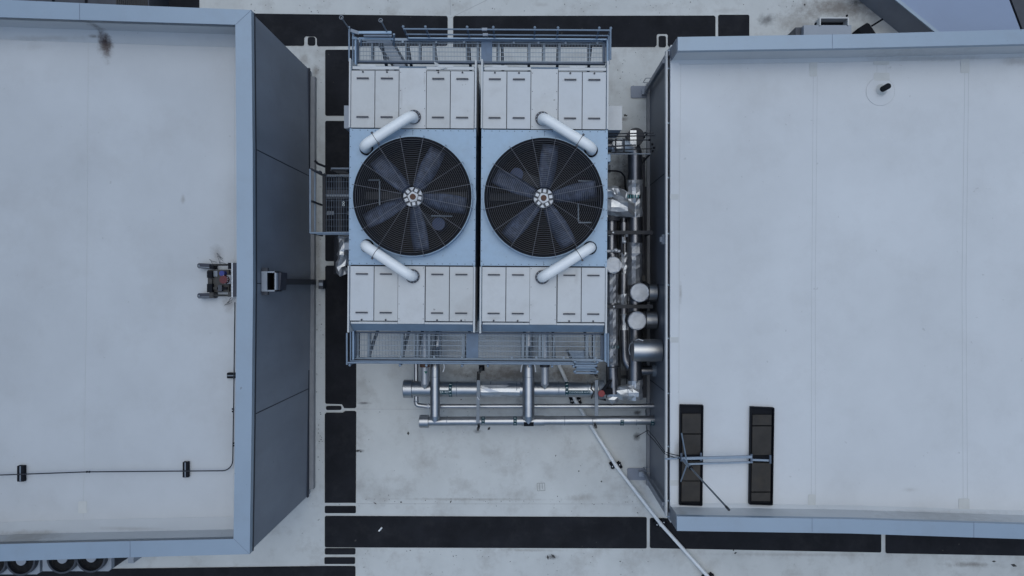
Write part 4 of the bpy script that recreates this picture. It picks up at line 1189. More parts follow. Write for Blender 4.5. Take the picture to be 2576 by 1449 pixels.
z2 = 1.05
lA, lB = U(1056, 1060, z2), U(1658, 1057, z2)
ax2 = (lB - lA).normalized(); r2 = .155
p2 = thing('lower_header', 'long lower silver pipe with teal bands running to the right building wall', 'pipe', lA.lerp(lB, .5) - Vector((0, 0, z2)), GP)
MB().tube([lA + ax2 * .25, lB + ax2 * .15], r2, 32).build('pipe_body', 'jacket', p2, smooth=True)
MB().tube([lA, lA + ax2 * .31], r2 + .065, 32).build('end_cap', 'jacket', p2, smooth=True, bevel=.012)
c0, c1 = U(1312, 1058.5, z2), U(1369, 1058.5, z2)
MB().tube([c0, c1], r2 + .022, 32).build('tee_sleeve', 'jacket', p2, smooth=True)
b = MB(); label_patch(b, U(1330, 1059, z2), ax2, r2 + .024, -.165, .165, R(2), R(62), 8); b.build('black_tag', 'black', p2)
for x in (1216, 1296, 1564, 1640): band(p2, U(x, 1058.5, z2), ax2, r2, .12, 4, 'teal')
for x in (1125, 1420, 1490, 1600): c = U(x, 1058.3, z2); MB().tube([c - ax2 * .01, c + ax2 * .01], r2 + .004, 32).build('jacket_seam', 'strut', p2, smooth=True)
MB().tube([lB - ax2 * .06, lB], r2 + .07, 24).build('wall_collar', 'strut', p2, smooth=True)

z3 = 1.0
sA, sC, sD, sB = U(1047, 905, z3), U(1047, 1019, z3), U(1075, 1022, z3), U(1655, 1021.5, z3)
p3 = thing('bypass_pipe', 'thin silver pipe with an elbow passing between the two headers', 'pipe', sC - Vector((0, 0, z3)), GP)
MB().tube(rnd([sA, sC, sD, sB], .09, 5), .078, 20).build('pipe_body', 'jacket', p3, smooth=True)
MB().tube([sC + Vector((-.05, .13, 0)), sC + Vector((-.05, .13, 0)) + Vector((0.1, 0, 0))], .085, 16).build('elbow_band', 'strut', p3, smooth=True) if False else None
MB().tube([U(1074, 1022, z3), U(1080, 1022, z3)], .09, 20).build('elbow_band', 'alu', p3, smooth=True)
MB().tube([U(1047, 1008, z3), U(1047, 1011, z3)], .085, 20).build('elbow_band', 'strut', p3, smooth=True)
MB().tube([sB - Vector((.03, 0, 0)), sB + Vector((.04, 0, 0))], .14, 20).build('wall_collar', 'strut', p3, smooth=True)

for x, r, y1, zz, lab in ((1094.5, .166, 1054, 1.36, 'left silver branch pipe coming down over both headers'), (1329.5, .2, 1054, 1.42, 'right and thicker silver branch pipe with a black tag at its foot')):
    p, q = U(x, 905, zz), U(x, y1, zz)
    t = thing('branch_pipe', lab, 'pipe', Vector((q.x, q.y, 0)), GP)
    top = U(x, 925, zz)
    MB().tube(rnd([Vector((p.x, p.y + 1.5, .7)), Vector((p.x, p.y + .25, .7)), Vector((p.x, p.y - .12, zz)), Vector((q.x, q.y + .1, zz))], .3, 6), r, 28).build('pipe_body', 'jacket', t, smooth=True)
    # saddle tip pointing at the header
    b = MB(); n = 14; vs = []
    e = Vector((q.x, q.y + .1, zz))
    for k in range(n + 1):
        th = math.pi * k / n
        vs.append(e + Vector((r * math.cos(th), 0, r * math.sin(th))))
    for k in range(n + 1):
        th = math.pi * k / n
        xx = r * math.cos(th); vs.append(e + Vector((xx, -(.06 + (1 - abs(xx) / r) * (r * .95)), r * math.sin(th) * .82 - .02)))
    b.add(vs, [[k, k + 1, n + 2 + k, n + 1 + k] for k in range(n)]); b.build('saddle', 'jacket', t, smooth=True)
    MB().tube([U(x, 947, zz), U(x, 948, zz)], r + .008, 28).build('jacket_seam', 'strut', t, smooth=True)
for x, r, lab in ((1068.5, .135, 'short pale stub pipe with green tape above the left end of the upper header'), (1370.5, .135, 'short pale stub pipe joining the upper header right of the thick branch')):
    zz = 1.5
    p, q = U(x, 927, zz), U(x, 966, zz)
    t = thing('stub_pipe', lab, 'pipe', Vector((q.x, q.y, 0)), GP)
    MB().tube([Vector((p.x, p.y + 1.4, zz)), q], r, 24).build('pipe_body', 'stub_skin', t, smooth=True)
    b = MB(); n = 12; vs = []
    for k in range(n + 1):
        th = math.pi * k / n; vs.append(q + Vector((r * math.cos(th), 0, r * math.sin(th))))
    for k in range(n + 1):
        th = math.pi * k / n; xx = r * math.cos(th); vs.append(q + Vector((xx, -(.02 + (1 - abs(xx) / r) * (r * 1.15)), r * math.sin(th) * .7 - .05)))
    b.add(vs, [[k, k + 1, n + 2 + k, n + 1 + k] for k in range(n)]); b.build('saddle', 'stub_skin', t, smooth=True)
    b = MB(); c = U(x, 920, zz + .05); b.tube([c + Vector((0, .25, 0)), c - Vector((0, .04, 0))], r + .03, 18); b.build('valve_neck', 'rust' if x < 1200 else 'dark_pipe', t, smooth=True)
    for sg in (-1, 1): MB().cyl(U(x + sg * 6, 925, zz + r), .02, zz + r - .03, zz + r + .04, 8).build('bolt', 'strut', t)
    if x < 1200:
        MB().add([U(x - 2, 934, zz + r + .01), U(x + 7, 934, zz + r * .75), U(x + 3, 941, zz + r + .012), ], [[0, 2, 1]]).build('green_tape', 'green', t)
for x, dx, lab in ((1119, 7, 'left white curved hose end under the lower platform rail'), (1312, -6, 'middle white curved hose end left of the thick branch'), (1346, 6, 'right white curved hose end right of the thick branch')):
    z = 1.6; pts = rnd([U(x - dx, 905, z), U(x, 922, z), U(x - dx * .7 if x < 1200 else x + dx * .3, 936, z)], .4, 6)
    tag(MB().tube(pts, .016, 6).build('hose_end', 'pvc', smooth=True), lab, 'hose', 'white hose ends below the lower platform')

# pipe supports
def support(x, ya, yb, zt, label, legs, lean=0):
    t = thing('pipe_support', label, 'pipe support', U(x, (ya + yb) / 2, 0), 'grey strut frames across the headers')
    MB().bar(U(x + lean, ya, zt), U(x - lean, yb, zt), .11, .07).build('top_strut', 'strut', t)
    for y in legs:
        p = U(x + (2 if y < 1000 else -1), y, zt); MB().bar(p, Vector((p.x, p.y, .03)), .07, .07).build('leg', 'device_metal', t)
        MB().box(Vector((p.x, p.y, .03)), .2, .2, .05).build('foot_pad', 'black', t)
    return t
s = support(1203, 956, 1064, 1.5, 'left grey strut frame crossing over the upper header', (938, 1081), 1)
MB().bar(U(1204, 936, 1.3), U(1203, 958, 1.5), .1, .08).build('strut_end', 'device_metal', s)
MB().tube([U(1200, 998, 1.55), U(1206, 1006, 1.55)], .02, 6).build('hook', 'alu', s); MB().bar(U(1207, 980, 1.5), U(1205, 1010, 1.45), .04, .03).build('clip', 'unit_grey', s)
s = support(1500.5, 956, 1046, 1.5, 'right grey strut frame beside the red valve', (948, 1075), 0)
MB().tube([U(1490, 965, 1.3), U(1487, 978, 1.4), U(1494, 985, 1.4), U(1488, 1002, 1.3)], .03, 6).build('clamp', 'device_metal', s)

# red valve
vv = thing('hand_valve', 'red disc valve with black lever handles at the right end of the upper header', 'valve', U(1513, 990, 1.0))
c = U(1513, 990, 1.75)
b = MB(); b.tube([c - Vector((.03, 0, 0)), c + Vector((.03, 0, 0))], .16, 24)
b = MB(); b.cyl((c.x, c.y), .112, 1.72, 1.78, 24); b.build('red_disc', 'red', vv, smooth=True, bevel=.01)
MB().bar(U(1516, 982, 1.7), U(1537, 956, 1.8), .09, .07).build('lever', 'black', vv)
MB().bar(U(1519, 985, 1.6), U(1541, 984, 1.6), .2, .1).build('gear_box', 'black', vv, bevel=.01)
MB().cyl(U(1513, 976, 1.3), .1, 1.0, 1.4, 14).build('stem', 'rust', vv, smooth=True)
MB().bar(U(1505, 1002, 1.2), U(1524, 1006, 1.2), .06, .1).build('yoke', 'black', vv)
MB().tube([hB, hB + ax * .18], .33, 28).build('flange', 'strut', vv, smooth=True)

# ================================================================== insulated pipework right of the towers
GF = 'foil wrapped pipes between the tower and the right building'
def foil_pipe(label, path, r, round_=.3, amt=.08, foil_span=None, seed=1, name='insulated_pipe', base='jacket_shaded', extra=None):
    P = rnd(path, round_, 6)
    c = P[len(P) // 2]
    t = thing(name, label, 'pipe', Vector((c.x, c.y, 0)), GF)
    MB().tube(P, r, 22).build('pipe_body', base, t, smooth=True)
    for k, (p, q, m) in enumerate(foil_span or []):
        b = MB(); crumple(b, [p, q], r + .02, amt, .11, 12, seed + k); b.build('foil_wrap', m, t)
    return t
zP = 1.4
# big foil elbow running along the corridor
t = foil_pipe('longest foil pipe, running the whole corridor beside the right building wall',
    [U(1520, 366, 1.9), U(1597, 366, 1.9), U(1597, 500, 1.55), U(1597, 1000, zP)], .235, .3,
    foil_span=[(U(1597, 452, 1.7), U(1597, 545, 1.55), 'foil'), (U(1597, 610, 1.55), U(1597, 715, 1.5), 'foil_dull'), (U(1597, 955, zP), U(1597, 1003, zP), 'foil')], seed=11)
b = MB(); crumple(b, [U(1540, 366, 1.95), U(1590, 366, 1.95)], .24, .12, .12, 12, 21); b.build('foil_wrap', 'foil', t)
MB().cyl(U(1597, 347, 1.9), .28, 1.45, 2.15, 26).build('elbow_housing', 'dark_pipe', t, smooth=True)
MB().bar(U(1593, 328, 2.2), U(1593, 368, 2.2), .2, .02).build('highlight_strip', 'foil', t)  # foil strip added as the bright highlight on the dark elbow
axv = Vector((0, -1, 0))
t = foil_pipe('middle insulated pipe curving right into the building wall at its lower end',
    [U(1569, 560, 1.3), U(1569, 820, 1.3), U(1573, 932, 1.35), U(1655, 932, 1.35)], .165, .5,
    foil_span=[(U(1569, 635, 1.3), U(1569, 690, 1.3), 'foil'), (U(1568, 740, 1.3), U(1568, 768, 1.3), 'foil'), (U(1571, 790, 1.3), U(1572, 830, 1.33), 'foil')], seed=31, amt=.09)
for k in range(3):
    c = U(1578 + k * 4, 914 + k * 6, 1.5); MB().bar(c, c + Vector((.1, -.1, 0)), .02, .02).build('elbow_seam', 'dark_pipe', t)
MB().tube([U(1640, 932, 1.35), U(1652, 932, 1.35)], .2, 24).build('wall_collar', 'strut', t, smooth=True)
MB().tube([U(1604, 932, 1.35), U(1606, 932, 1.35)], .145, 24).build('joint_band', 'foil', t, smooth=True)
t = foil_pipe('thick foil pipe closest to the right tower, lower half of the corridor',
    [U(1540, 640, 1.5), U(1540, 900, 1.5), U(1543, 990, 1.45)], .175, .3,
    foil_span=[(U(1540, 690, 1.5), U(1540, 762, 1.5), 'foil_dull'), (U(1540, 775, 1.5), U(1540, 918, 1.5), 'foil_dull')], seed=41, amt=.07)
MB().tube([U(1543, 921, 1.47), U(1543, 924, 1.47)], .21, 24).build('joint_band', 'dark_pipe', t, smooth=True)
b = MB(); c = U(1540, 872, 1.5)
for k in range(6):
    b.box(c + Vector((-.17 + k * .07, 0, .19 - .02 * abs(k - 2.5))), .05, .1, .02)
b.build('marker_band', 'teal', t)
t = foil_pipe('upright dark pipe with a bright streak under the bulky foil valve', [U(1538, 545, 1.5), U(1538, 640, 1.5)], .17, .2, seed=51)
MB().tube([U(1533, 592, 1.7), U(1533, 594, 1.7)], .04, 8).build('clip', 'white_ink', t)
t = foil_pipe('thin dark riser pipe with foil strip beside the bulky valve', [U(1569, 548, 1.2), U(1569, 575, 1.2)], .06, .1, seed=55, base='foil')
# foil-wrapped bottom elbow joining the corridor pipe to the valve
b = MB(); crumple(b, [U(1530, 1001, 1.3), U(1552, 988, 1.35), U(1575, 985, 1.4), U(1607, 985, 1.4)], .24, .2, .13, 12, 61)
tag(b.build('foil_elbow', 'foil'), 'crumpled bright foil elbow right of the red valve', 'pipe elbow', GF)
b = MB(); crumple(b, [U(1577, 985, 1.45), U(1601, 985, 1.45)], .25, .16, .13, 12, 62)
tag(b.build('foil_elbow', 'foil'), 'crumpled foil block at the lower end of the long corridor pipe', 'pipe elbow', GF)
# bulky foil valve and its elbow
def faceted(pts_top, z0, z1, seed, amt=.05, n=7):
    """a lumpy wrapped box: grid of dented facets over an outline"""
    rg = random.Random(seed)
    (ax0, ay0), (ax1, ay1) = pts_top
    vs, fs = [], []
    for j in range(n + 1):
        for i in range(n + 1):
            x, y = ax0 + (ax1 - ax0) * i / n, ay0 + (ay1 - ay0) * j / n
            ed = min(i, n - i, j, n - j)
            z = z1 - (0.14 if ed == 0 else 0) + rg.uniform(-amt, amt)
            w = U(x + rg.uniform(-1.2, 1.2), y + rg.uniform(-1.2, 1.2), z1); vs.append((w.x, w.y, z))
    for j in range(n):
        for i in range(n):
            a = j * (n + 1) + i
            fs += [[a, a + n + 1, a + n + 2], [a, a + n + 2, a + 1]]
    border = [i for i in range(n + 1)] + [(j + 1) * (n + 1) - 1 for j in range(1, n + 1)] + [n * (n + 1) + i for i in range(n - 1, -1, -1)] + [j * (n + 1) for j in range(n - 1, 0, -1)]
    o = len(vs)
    for k in border: vs.append((vs[k][0], vs[k][1], z0))
    m = len(border)
    for k in range(m): fs.append([border[k], border[(k + 1) % m], o + (k + 1) % m, o + k])
    fs.append([o + k for k in range(m)])
    return MB().add(vs, fs)
fv = thing('wrapped_valve', 'bulky foil wrapped valve body sticking out from the right tower', 'valve', U(1560, 522, .9), GF)
faceted(((1518, 498), (1599, 544)), 1.0, 2.0, 71, .06, 4).build('foil_body', 'foil', fv)
MB().tube([U(1538, 541, 1.6), U(1538, 556, 1.6)], .28, 24).build('lower_collar', 'dark_pipe', fv, smooth=True)
b = MB(); crumple(b, rnd([U(1520, 484, 2.0), U(1545, 482, 2.0), U(1568, 492, 1.8), U(1574, 505, 1.5)], .3, 4), .19, .14, .12, 12, 72); b.build('foil_elbow', 'foil', fv)
MB().tube([U(1541, 468, 2.0), U(1540, 497, 2.0)], .02, 6).build('wrap_seam', 'dark_pipe', fv)
b = MB()
for k in range(5): b.box(U(1580 + k * 6.3, 494, 1.9), .045, .11, .02)
b.mi = 1; b.rect(1577, 489, 1612, 499, 1.84, 1.87)
b.build('marker_band', ['teal_light', 'black'], fv)
# small valves
for (x, y, lab) in ((1570, 608, 'small silver ball valve on the thin pipe, upper of two'), (1549, 630, 'small silver ball valve on a sideways pipe, lower of two')):
    t = thing('ball_valve', lab, 'valve', U(x, y, 1.2), 'small silver valves between the foil pipes')
    b = MB(); c = U(x, y, 1.75); b.ball(c, .075, 8, 6); b.build('valve_body', 'alu', t)
    MB().cyl(c, .03, 1.75, 1.86, 8).build('stem', 'alu', t)
    if y > 620: MB().tube([U(1522, 632, 1.65), U(1560, 632, 1.65)], .055, 12).build('side_pipe', 'alu', t, smooth=True); MB().box(U(1544, 630, 1.8), .16, .06, .03, .4).build('handle', 'unit_grey', t)
    else: MB().tube([U(1568, 590, 1.65), U(1569, 640, 1.65)], .03, 8).build('side_pipe', 'device_metal', t, smooth=True); MB().box(U(1567, 602, 1.8), .05, .16, .03).build('handle', 'unit_grey', t)
# capped tees
for (x, y, r, zt, lab) in ((1609.5, 736, .31, 2.2, 'upper of two round foil capped pipe tees by the right building wall'), (1603, 807, .305, 2.2, 'lower of two round foil capped pipe tees by the right building wall'), (1543, 667, .28, 2.15, 'half hidden round foil cap at the edge of the right tower')):
    c = U(x, y, zt)
    t = thing('capped_tee', lab, 'pipe tee', Vector((c.x, c.y, .9)), GF)
    MB().cyl((c.x, c.y), r, 1.0, zt - .03, 36).build('tee_body', 'dark_pipe', t, smooth=True)
    rg = random.Random(int(x)); n = 22
    vs = [(c.x + r * q * math.cos(2 * math.pi * k / n), c.y + r * q * math.sin(2 * math.pi * k / n), zz + (rg.uniform(-.01, .01) if q < 1 else 0)) for q, zz in ((.93, zt), (1.0, zt - .02), (1.0, zt - .1)) for k in range(n)]
    fs = [list(range(n))] + [[j * n + k, (j + 1) * n + k, (j + 1) * n + (k + 1) % n, j * n + (k + 1) % n] for j in range(2) for k in range(n)]
    MB().add(vs, fs).build('foil_cap', 'foil_cap', t)
    if x > 1580:
        MB().tube([(c.x, c.y, 1.75), (XW - .05, c.y, 1.75)], r * .93, 30).build('side_branch', 'jacket', t, smooth=True)
        MB().tube([(c.x + r * .98, c.y, 1.75), (c.x + r * 1.12, c.y, 1.75)], r * 1.0, 30).build('branch_collar', 'dark_pipe', t, smooth=True)
    else:
        MB().cyl(U(1556, 667, 2.1), .12, 1.2, 2.15, 14).build('neck', 'foil_dull', t, smooth=True)
# big horizontal drum into the wall
c0, c1 = U(1591, 881, 2.5), U(1668, 881, 2.5)
t = thing('wall_drum', 'fat plain silver pipe end entering the right building wall', 'pipe', Vector((c0.x, c0.y, 2.1)), GF)
MB().tube([c0, Vector((XW - .02, c0.y, 2.5))], .355, 44).build('pipe_body', 'jacket', t, smooth=True, bevel=.01)
MB().tube([c0 + Vector((.45, 0, -.3)), c0 + Vector((.45, 0, -2.0))], .26, 28).build('drop_leg', 'jacket', t, smooth=True)
b = MB(); pts = [c0 + Vector((-.02 + .14 * abs(math.cos(a)) ** 2 - .1, .48 * math.sin(a), .1)) for a in [R(-40 + 150 * k / 14) for k in range(15)]]
b.tube([U(1585, 893, 2.3), U(1582, 880, 2.3), U(1585, 866, 2.4), U(1595, 857, 2.6), U(1606, 853, 2.7), U(1618, 857, 2.7)], .014, 6); b.build('strap_wire', 'alu', t, smooth=True)
# cross strut supports
for (y, lab) in ((585, 'upper dark cross strut carrying the corridor pipes'), (771, 'lower dark cross strut between the two round foil caps')):
    t = thing('cross_support', lab, 'pipe support', U(1585, y, 0), 'dark cross struts over the corridor pipes')
    zz = 1.8
    MB().bar(U(1522, y, zz), U(1642, y, zz), .12, .06).build('top_strut', 'dark_pipe', t)
    for x in (1529, 1640):
        p = U(x, y, zz); MB().bar((p.x, p.y, .01), (p.x, p.y, zz), .07, .07).build('leg', 'dark_pipe', t)
    MB().cyl(U(1542 if y < 700 else 1544, y, zz), .03, zz, zz + .06, 8).build('bolt', 'alu', t)
# railing bars crossing to the building at the top of the corridor
cr = thing('corridor_stile', 'dark crossing railing of thin bars over the upper foil elbow', 'railing', U(1585, 360, 0))
for (ya, yb, z, x1, r_) in ((337, 334.5, 3.1, 1645, .02), (343.5, 341, 2.7, 1648, .02), (353, 352, 2.6, 1634, .018), (369, 365, 3.3, 1600, .024), (378, 374, 2.4, 1640, .018)):
    MB().tube([U(1524, ya, z), U(x1, yb, z)], r_, 7).build('bar', 'dark_pipe', cr, smooth=True)
MB().tube([U(1530, 387, 3.0), U(1636, 387, 3.0)], .02, 7).build('bar', 'strut', cr, smooth=True)
for x in (1549, 1570): MB().tube([U(x, 350, 2.9), U(x, 386, 2.9)], .024, 7).build('upright', 'dark_pipe', cr, smooth=True)
MB().tube(rnd([U(1524, 362, 3.0), U(1533, 353, 3.0), U(1565, 353, 3.0)], .2), .022, 7).build('bent_bar', 'dark_pipe', cr, smooth=True)
for (x, y) in ((1623, 334), (1626, 339), (1621, 345), (1634, 352), (1641, 363), (1645, 372), (1642, 380), (1626, 387)):
    MB().ball(U(x, y, 2.6), .04, 7, 5).build('clamp', 'black', cr)
for x in (1530, 1636):
    p = U(x, 387, 3.0); MB().bar((p.x, p.y, .01), (p.x, p.y, 3.0), .05, .05).build('leg', 'dark_pipe', cr)
# left foil pipe
P = [U(857, 520, 1.6), U(857, 600, 1.8), U(857, 690, 1.8)]
t = thing('insulated_pipe', 'crumpled foil pipe at the left side of the left tower below the catwalk', 'pipe', Vector((P[1].x, P[1].y, 0)), GF)
MB().tube([U(857, 450, 1.5), U(857, 690, 1.5)], .22, 22).build('pipe_body', 'dark_pipe', t, smooth=True)
b = MB(); crumple(b, [U(866, 592, 2.4), U(864, 640, 2.3), U(858, 672, 2.2), U(862, 692, 2.2)], .17, .3, .12, 10, 81, ); b.build('foil_wrap', 'foil', t)
MB().bar(U(820, 490, 1.6), U(878, 490, 1.6), .3, .25).build('cross_duct', 'unit_dark', t)
MB().bar(U(820, 536, 1.4), U(878, 536, 1.4), .12, .1).build('cross_duct', 'strut', t)

# ================================================================== white drain pipe across the roof
dr = thing('drain_pipe', 'long thin white pipe running diagonally down the open roof on black blocks', 'pipe', U(1550, 1170, 0))
zz = .2
pts = [U(1400, 905, zz), U(1448, 1008, zz), U(1550, 1172, zz), U(1662, 1318, zz), U(1802, 1474, zz), U(1900, 1580, zz)]
MB().tube(pts, .062, 16).build('pipe_body', 'pvc_weathered', dr, smooth=True)
for c in pts[1:5]:
    MB().tube([c - Vector((.03, -.05, 0)), c + Vector((.03, -.05, 0))], .07, 14).build('coupling', 'pvc_weathered', dr, smooth=True)
nm = ('topmost', 'second', 'third', 'lowest')
for k, (i, off) in enumerate(((1, 0), (2, 0), (3, 0), (4, -.35))):
    c = pts[i]; d = (pts[i] - pts[i - 1]).normalized(); s = Vector((-d.y, d.x, 0))
    if off: c = c + d * off
    t = thing('pipe_block', nm[k] + ' pair of black rubber blocks under the white drain pipe', 'support block', Vector((c.x, c.y, 0)), 'black blocks under the white drain pipe')
    for sg in (-1, 1):
        MB().box(Vector((c.x, c.y, .08)) + s * .12 * sg + d * .06 * sg, .24, .10, .15, math.atan2(d.y, d.x)).build('block_half', 'black', t, bevel=.01)
        MB().cyl(Vector((c.x, c.y, 0)) + s * .12 * sg + d * .04 * sg, .02, .15, .18, 8).build('bolt', 'alu', t)
    MB().bar(Vector((c.x, c.y, .13)) - s * .2, Vector((c.x, c.y, .13)) + s * .2, .05, .03).build('strap', 'black', t)

# ================================================================== things beyond the two big buildings
# fans below the left building
def fan_unit(x0, x1, ytop, ybot, fans, label, zt=1.6):
    t = thing('condensing_unit', label, 'condensing unit', U((x0 + x1) / 2, (ytop + ybot) / 2, 0), 'rows of condenser fans under the left building edge')
    MB().poly([(x0, ytop), (x1, ytop), (x1, ybot - 6), (x1 - 7, ybot), (x0, ybot)], .06, zt).build('cabinet', 'unit_grey', t)
    MB().poly([(x0 + 2, ytop + 2), (x1 - 2, ytop + 2), (x1 - 8, ybot - 2), (x0 + 2, ybot - 2)], .005, .058, at=zt).build('base_frame', 'unit_dark', t)
    b = MB(); p, q = U(x1 + .6, ytop, zt), U(x1 + .6, ybot - 5, zt)
    n = 26
    for i in range(n):
        z = .15 + i * (zt - .3) / n; b.bar((p.x, p.y, z), (q.x, q.y, z), .012, .03)
    b.build('coil_louvres', 'unit_dark', t)
    for (fx, fy) in fans:
        c = U(fx, fy, zt + .2)
        f = MB().pipe_ring(c, .44, .5, zt + .003, zt + .2, 40).build('fan_ring', 'unit_dark', t, smooth=True)
        MB().cyl(c, .44, zt + .004, zt + .02, 32).build('fan_well', 'black', f)
        MB().cyl(c, .17, zt + .12, zt + .17, 24).build('fan_hub', 'unit_grey', f, smooth=True)
        b = MB()
        for k in range(-10, 11):
            h = math.sqrt(max(0, .43 ** 2 - (k * .04) ** 2)); b.bar((c.x + k * .04, c.y - h, zt + .1), (c.x + k * .04, c.y + h, zt + .1), .006, .006)
        b.build('fan_grille', 'device_metal', f)
for a in ((107, 280, 1345, 1437, ((154.5, 1406), (227.4, 1403)), 'right unit of the condenser fan row with a pale frame under the left building'),
          (-66, 100, 1345, 1445, ((50.8, 1411), (-22, 1413)), 'left unit of the condenser fan row at the bottom left corner')):
    fan_unit(*a)
tag(MB().poly([(322, 1385), (336, 1385), (336, 1417), (322, 1417)], .05, 1.2).build('small_post', 'unit_grey', bevel=.01), 'small pale box standing below the left building edge beside the fans', 'box')
# dark louvred box above the left building
lb = thing('louvred_unit', 'dark ribbed mechanical unit above the top edge of the left building', 'mechanical unit', U(200, -20, 0))
MB().rect(30, -110, 375, 40, .02, 1.4).build('cabinet', 'unit_dark', lb)
b = MB()
for x in (133, 216): b.rect(x - 3, -110, x + 3, 40, 1.401, 1.43)
b.build('panel_gap', 'black', lb)
b = MB()
for k in range(16): b.rect(292 + k * 5, -110, 294 + k * 5, 40, 1.401, 1.44)
b.build('louvres', 'device_metal', lb)
# upper right
en = thing('skewed_enclosure', 'low blue grey enclosure standing skewed at the top right corner', 'enclosure', U(2380, 20, 0))
ze = 1.35
top = [(2155, -81), (2455, 162), (2600, 162), (2508, -81)]
wp = [U(*p, ze) for p in top]
b = MB(); wall_ring(b, wp, 0, ze - .05); b.build('wall', 'wall_panel', en)
MB().poly(top, ze - .05, ze).build('roof', 'enclosure_roof', en)
d = (wp[1] - wp[0]).normalized()
MB().bar(wp[0] + Vector((0, 0, .02)), wp[1] + Vector((0, 0, .02)), .1, .06).build('edge_trim', 'coping', en)
eb = thing('dark_block', 'dark side wall at the very top right corner of the picture', 'enclosure', U(2600, 20, 0))
MB().poly([(2514, -81), (2607, 165), (2760, 165), (2760, -81)], .01, 1.0).build('wall', 'dark_side', eb) if 'dark_side' in MATS else MB().poly([(2514, -81), (2607, 165), (2760, 165), (2760, -81)], .01, 1.0).build('wall', 'unit_dark', eb)
hu = thing('hooded_unit', 'pale rooftop unit with an open dark hood behind the right building', 'rooftop unit', U(2080, 75, 0))
MB().rect(2022, 63, 2142, 140, .02, 1.3).build('cabinet', 'unit_grey', hu, bevel=.01)
for x0, x1 in ((2062, 2065), (2132.5, 2136)): MB().rect(x0, 44, x1, 63.2, .9, 1.35).build('frame_side', 'panel_paint', hu)
MB().rect(2065.1, 43.5, 2132.4, 46.3, .9, 1.35).build('frame_front', 'panel_paint', hu)
MB().rect(2065, 46.4, 2132.5, 63, .9, .98, at=1.3).build('hood_floor', 'black', hu)
b = MB()
for k in range(4): b.bar(U(2050 + k * 4, 62, 1.0 - k * .1), U(2053 + k * 3.4, 62 - 3 * k - 4, 1.1), .04, .05)
b.build('louvre_edge', 'black', hu)
MB().ball(U(2130.5, 39.5, 1.3), .04, 8, 6).build('knob', 'black', hu)
tag(MB().rect(2001, 68.5, 2021, 90, .02, 1.1).build('side_box', 'unit_dark', bevel=.01), 'small dark box beside the hooded unit behind the right building', 'box')
fl = thing('black_box', 'tilted black square box on the roof joined by a rod to the skewed enclosure', 'box', U(2182, 72, 0))
MB().poly([(2159, 71), (2181, 57), (2187, 60), (2206, 88), (2172, 92)], .02, .5).build('housing', 'black', fl)
MB().bar(U(2192, 66, .35), U(2221, 48, .5), .06, .05).build('rod', 'black', fl)

# dark bars added for shade, plus small services, under and between the corridor pipes
rk = thing('shade_bars', 'added dark bars standing in for shade under the corridor pipes right of the towers', 'shade bars', U(1570, 750, 0))
for x in (1530, 1556, 1581, 1621): MB().bar(U(x, 470, .55), U(x, 1000, .55), .14, .1).build('shade_beam', 'dark_pipe', rk)
for y in range(480, 1000, 52): MB().bar(U(1526, y, .44), U(1624, y, .44), .1, .08).build('shade_cross', 'dark_pipe', rk)
for (pts, r, m, lab) in (
    ([(1556, 560, 1.2), (1556, 700, 1.2), (1553, 905, 1.2)], .035, 'device_metal', 'thin dark conduit between the two lower foil pipes'),
    ([(1619, 395, 1.0), (1619, 700, 1.0), (1621, 830, 1.0)], .05, 'jacket_shaded', 'slim grey pipe close to the right building wall'),
    ([(1581, 400, 1.3), (1580, 640, 1.3), (1583, 690, .8)], .03, 'black', 'black cable hanging beside the longest foil pipe'),
    ([(1527, 430, 2.2), (1560, 430, 2.2), (1572, 445, 1.6), (1573, 480, 1.2)], .028, 'black', 'black cable leaving the right tower above the foil elbow')):
    P_ = [U(*p) for p in pts]
    tag(MB().tube(rnd(P_, .3), r, 8).build('service_line', m, smooth=True), lab, 'conduit', 'small service lines in the pipe corridor')
for (x, y, z, w, h, m) in ((1577, 590, 1.5, .1, .16, 'unit_grey'), (1617, 700, 1.2, .14, .2, 'device_metal'), (1556, 758, 1.35, .12, .1, 'unit_grey'), (1530, 425, 1.8, .14, .24, 'unit_dark'), (1580, 870, 1.3, .1, .12, 'device_metal')):
    MB().box(U(x, y, z), w, h, .1).build('bracket', m, rk)

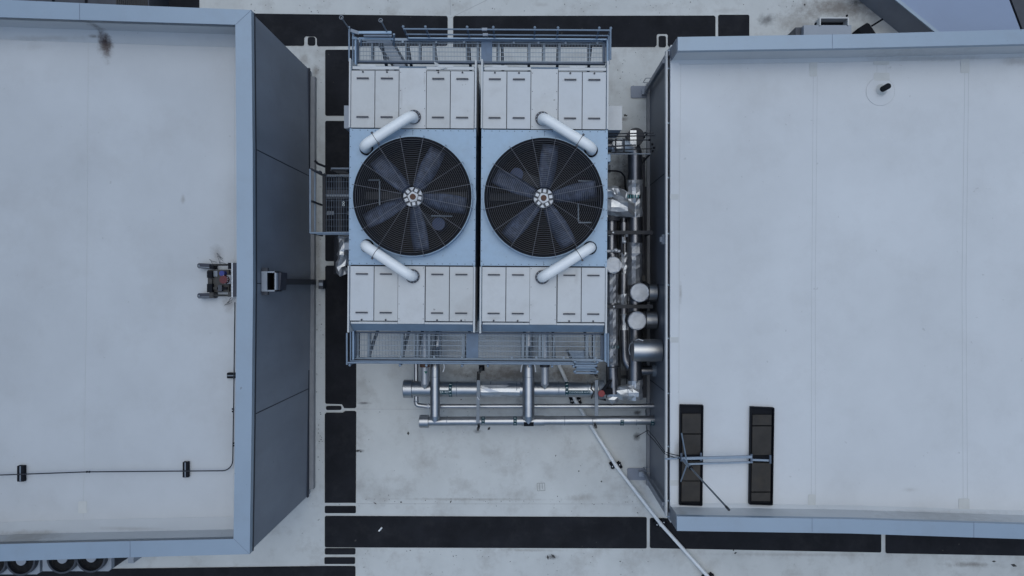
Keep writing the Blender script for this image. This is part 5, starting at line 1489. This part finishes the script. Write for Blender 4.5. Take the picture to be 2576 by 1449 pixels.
# small chips, leaves and grit lying about on the main roof
rg = random.Random(17)
b = MB()
def chip(px, py, sc=1.0):
    c = U(px, py, .0); a = rg.uniform(0, 3.14); w, h = rg.uniform(.012, .03) * sc, rg.uniform(.008, .018) * sc
    e, f = Vector((math.cos(a), math.sin(a), 0)), Vector((-math.sin(a), math.cos(a), 0))
    z = Vector((0, 0, .012))
    b.add([c + e * w + z, c + f * h + z, c - e * w + z, c - f * h + z * .6], [[0, 1, 2, 3]])
for (x, y, sc) in ((1027, 1090, 2.6), (1230, 1078, 3), (928, 1106, 1.5), (1398, 1146, 1.6), (1456, 1185, 1.8), (1513, 1211, 1.8), (1160, 1005, 1.2), (1850, 1391, 2.4), (1845, 1384, 2), (1604, 1290, 1.5), (900, 1134, 3), (908, 1136, 2), (944, 1266, 2.4), (1009, 1263, 2.4), (1134, 1262, 2), (1392, 1399, 4), (1378, 1402, 3), (1572, 290, 3), (1576, 291, 2), (2024, 12, 2.5), (1560, 1412, 1.8), (2550, 1422, 5), (2500, 1412, 3)):
    chip(x, y, sc)
for k in range(170):
    x = rg.uniform(900, 1630); y = rg.choice((rg.uniform(930, 1290), rg.gauss(1262, 6), rg.uniform(1382, 1445)))
    chip(x, y, rg.uniform(.4, 1.0))
for k in range(60): chip(rg.uniform(1530, 1630), rg.uniform(130, 460), rg.uniform(.4, 1.1))
for k in range(60): chip(rg.uniform(640, 2000), rg.uniform(0, 34), rg.uniform(.4, 1.1))
for k in range(60): chip(rg.gauss(803, 5), rg.uniform(150, 1250), rg.uniform(.4, 1.2))
o = b.build('roof_grit', 'device_metal'); o['kind'] = 'stuff'; o['label'] = 'dark chips and dry leaves scattered thinly over the white roof'; o['category'] = 'grit'
b = MB()
for pts in ([(1351, 1216), (1370, 1215), (1371, 1234), (1352, 1235), (1351, 1216)], [(1357, 1217), (1358, 1233)], [(1364, 1216), (1365, 1230)]):
    for i in range(len(pts) - 1): b.bar(U(*pts[i], .004), U(*pts[i + 1], .004), .008, .004)
struct(b.build('roof_pencil_marks', 'device_metal'))
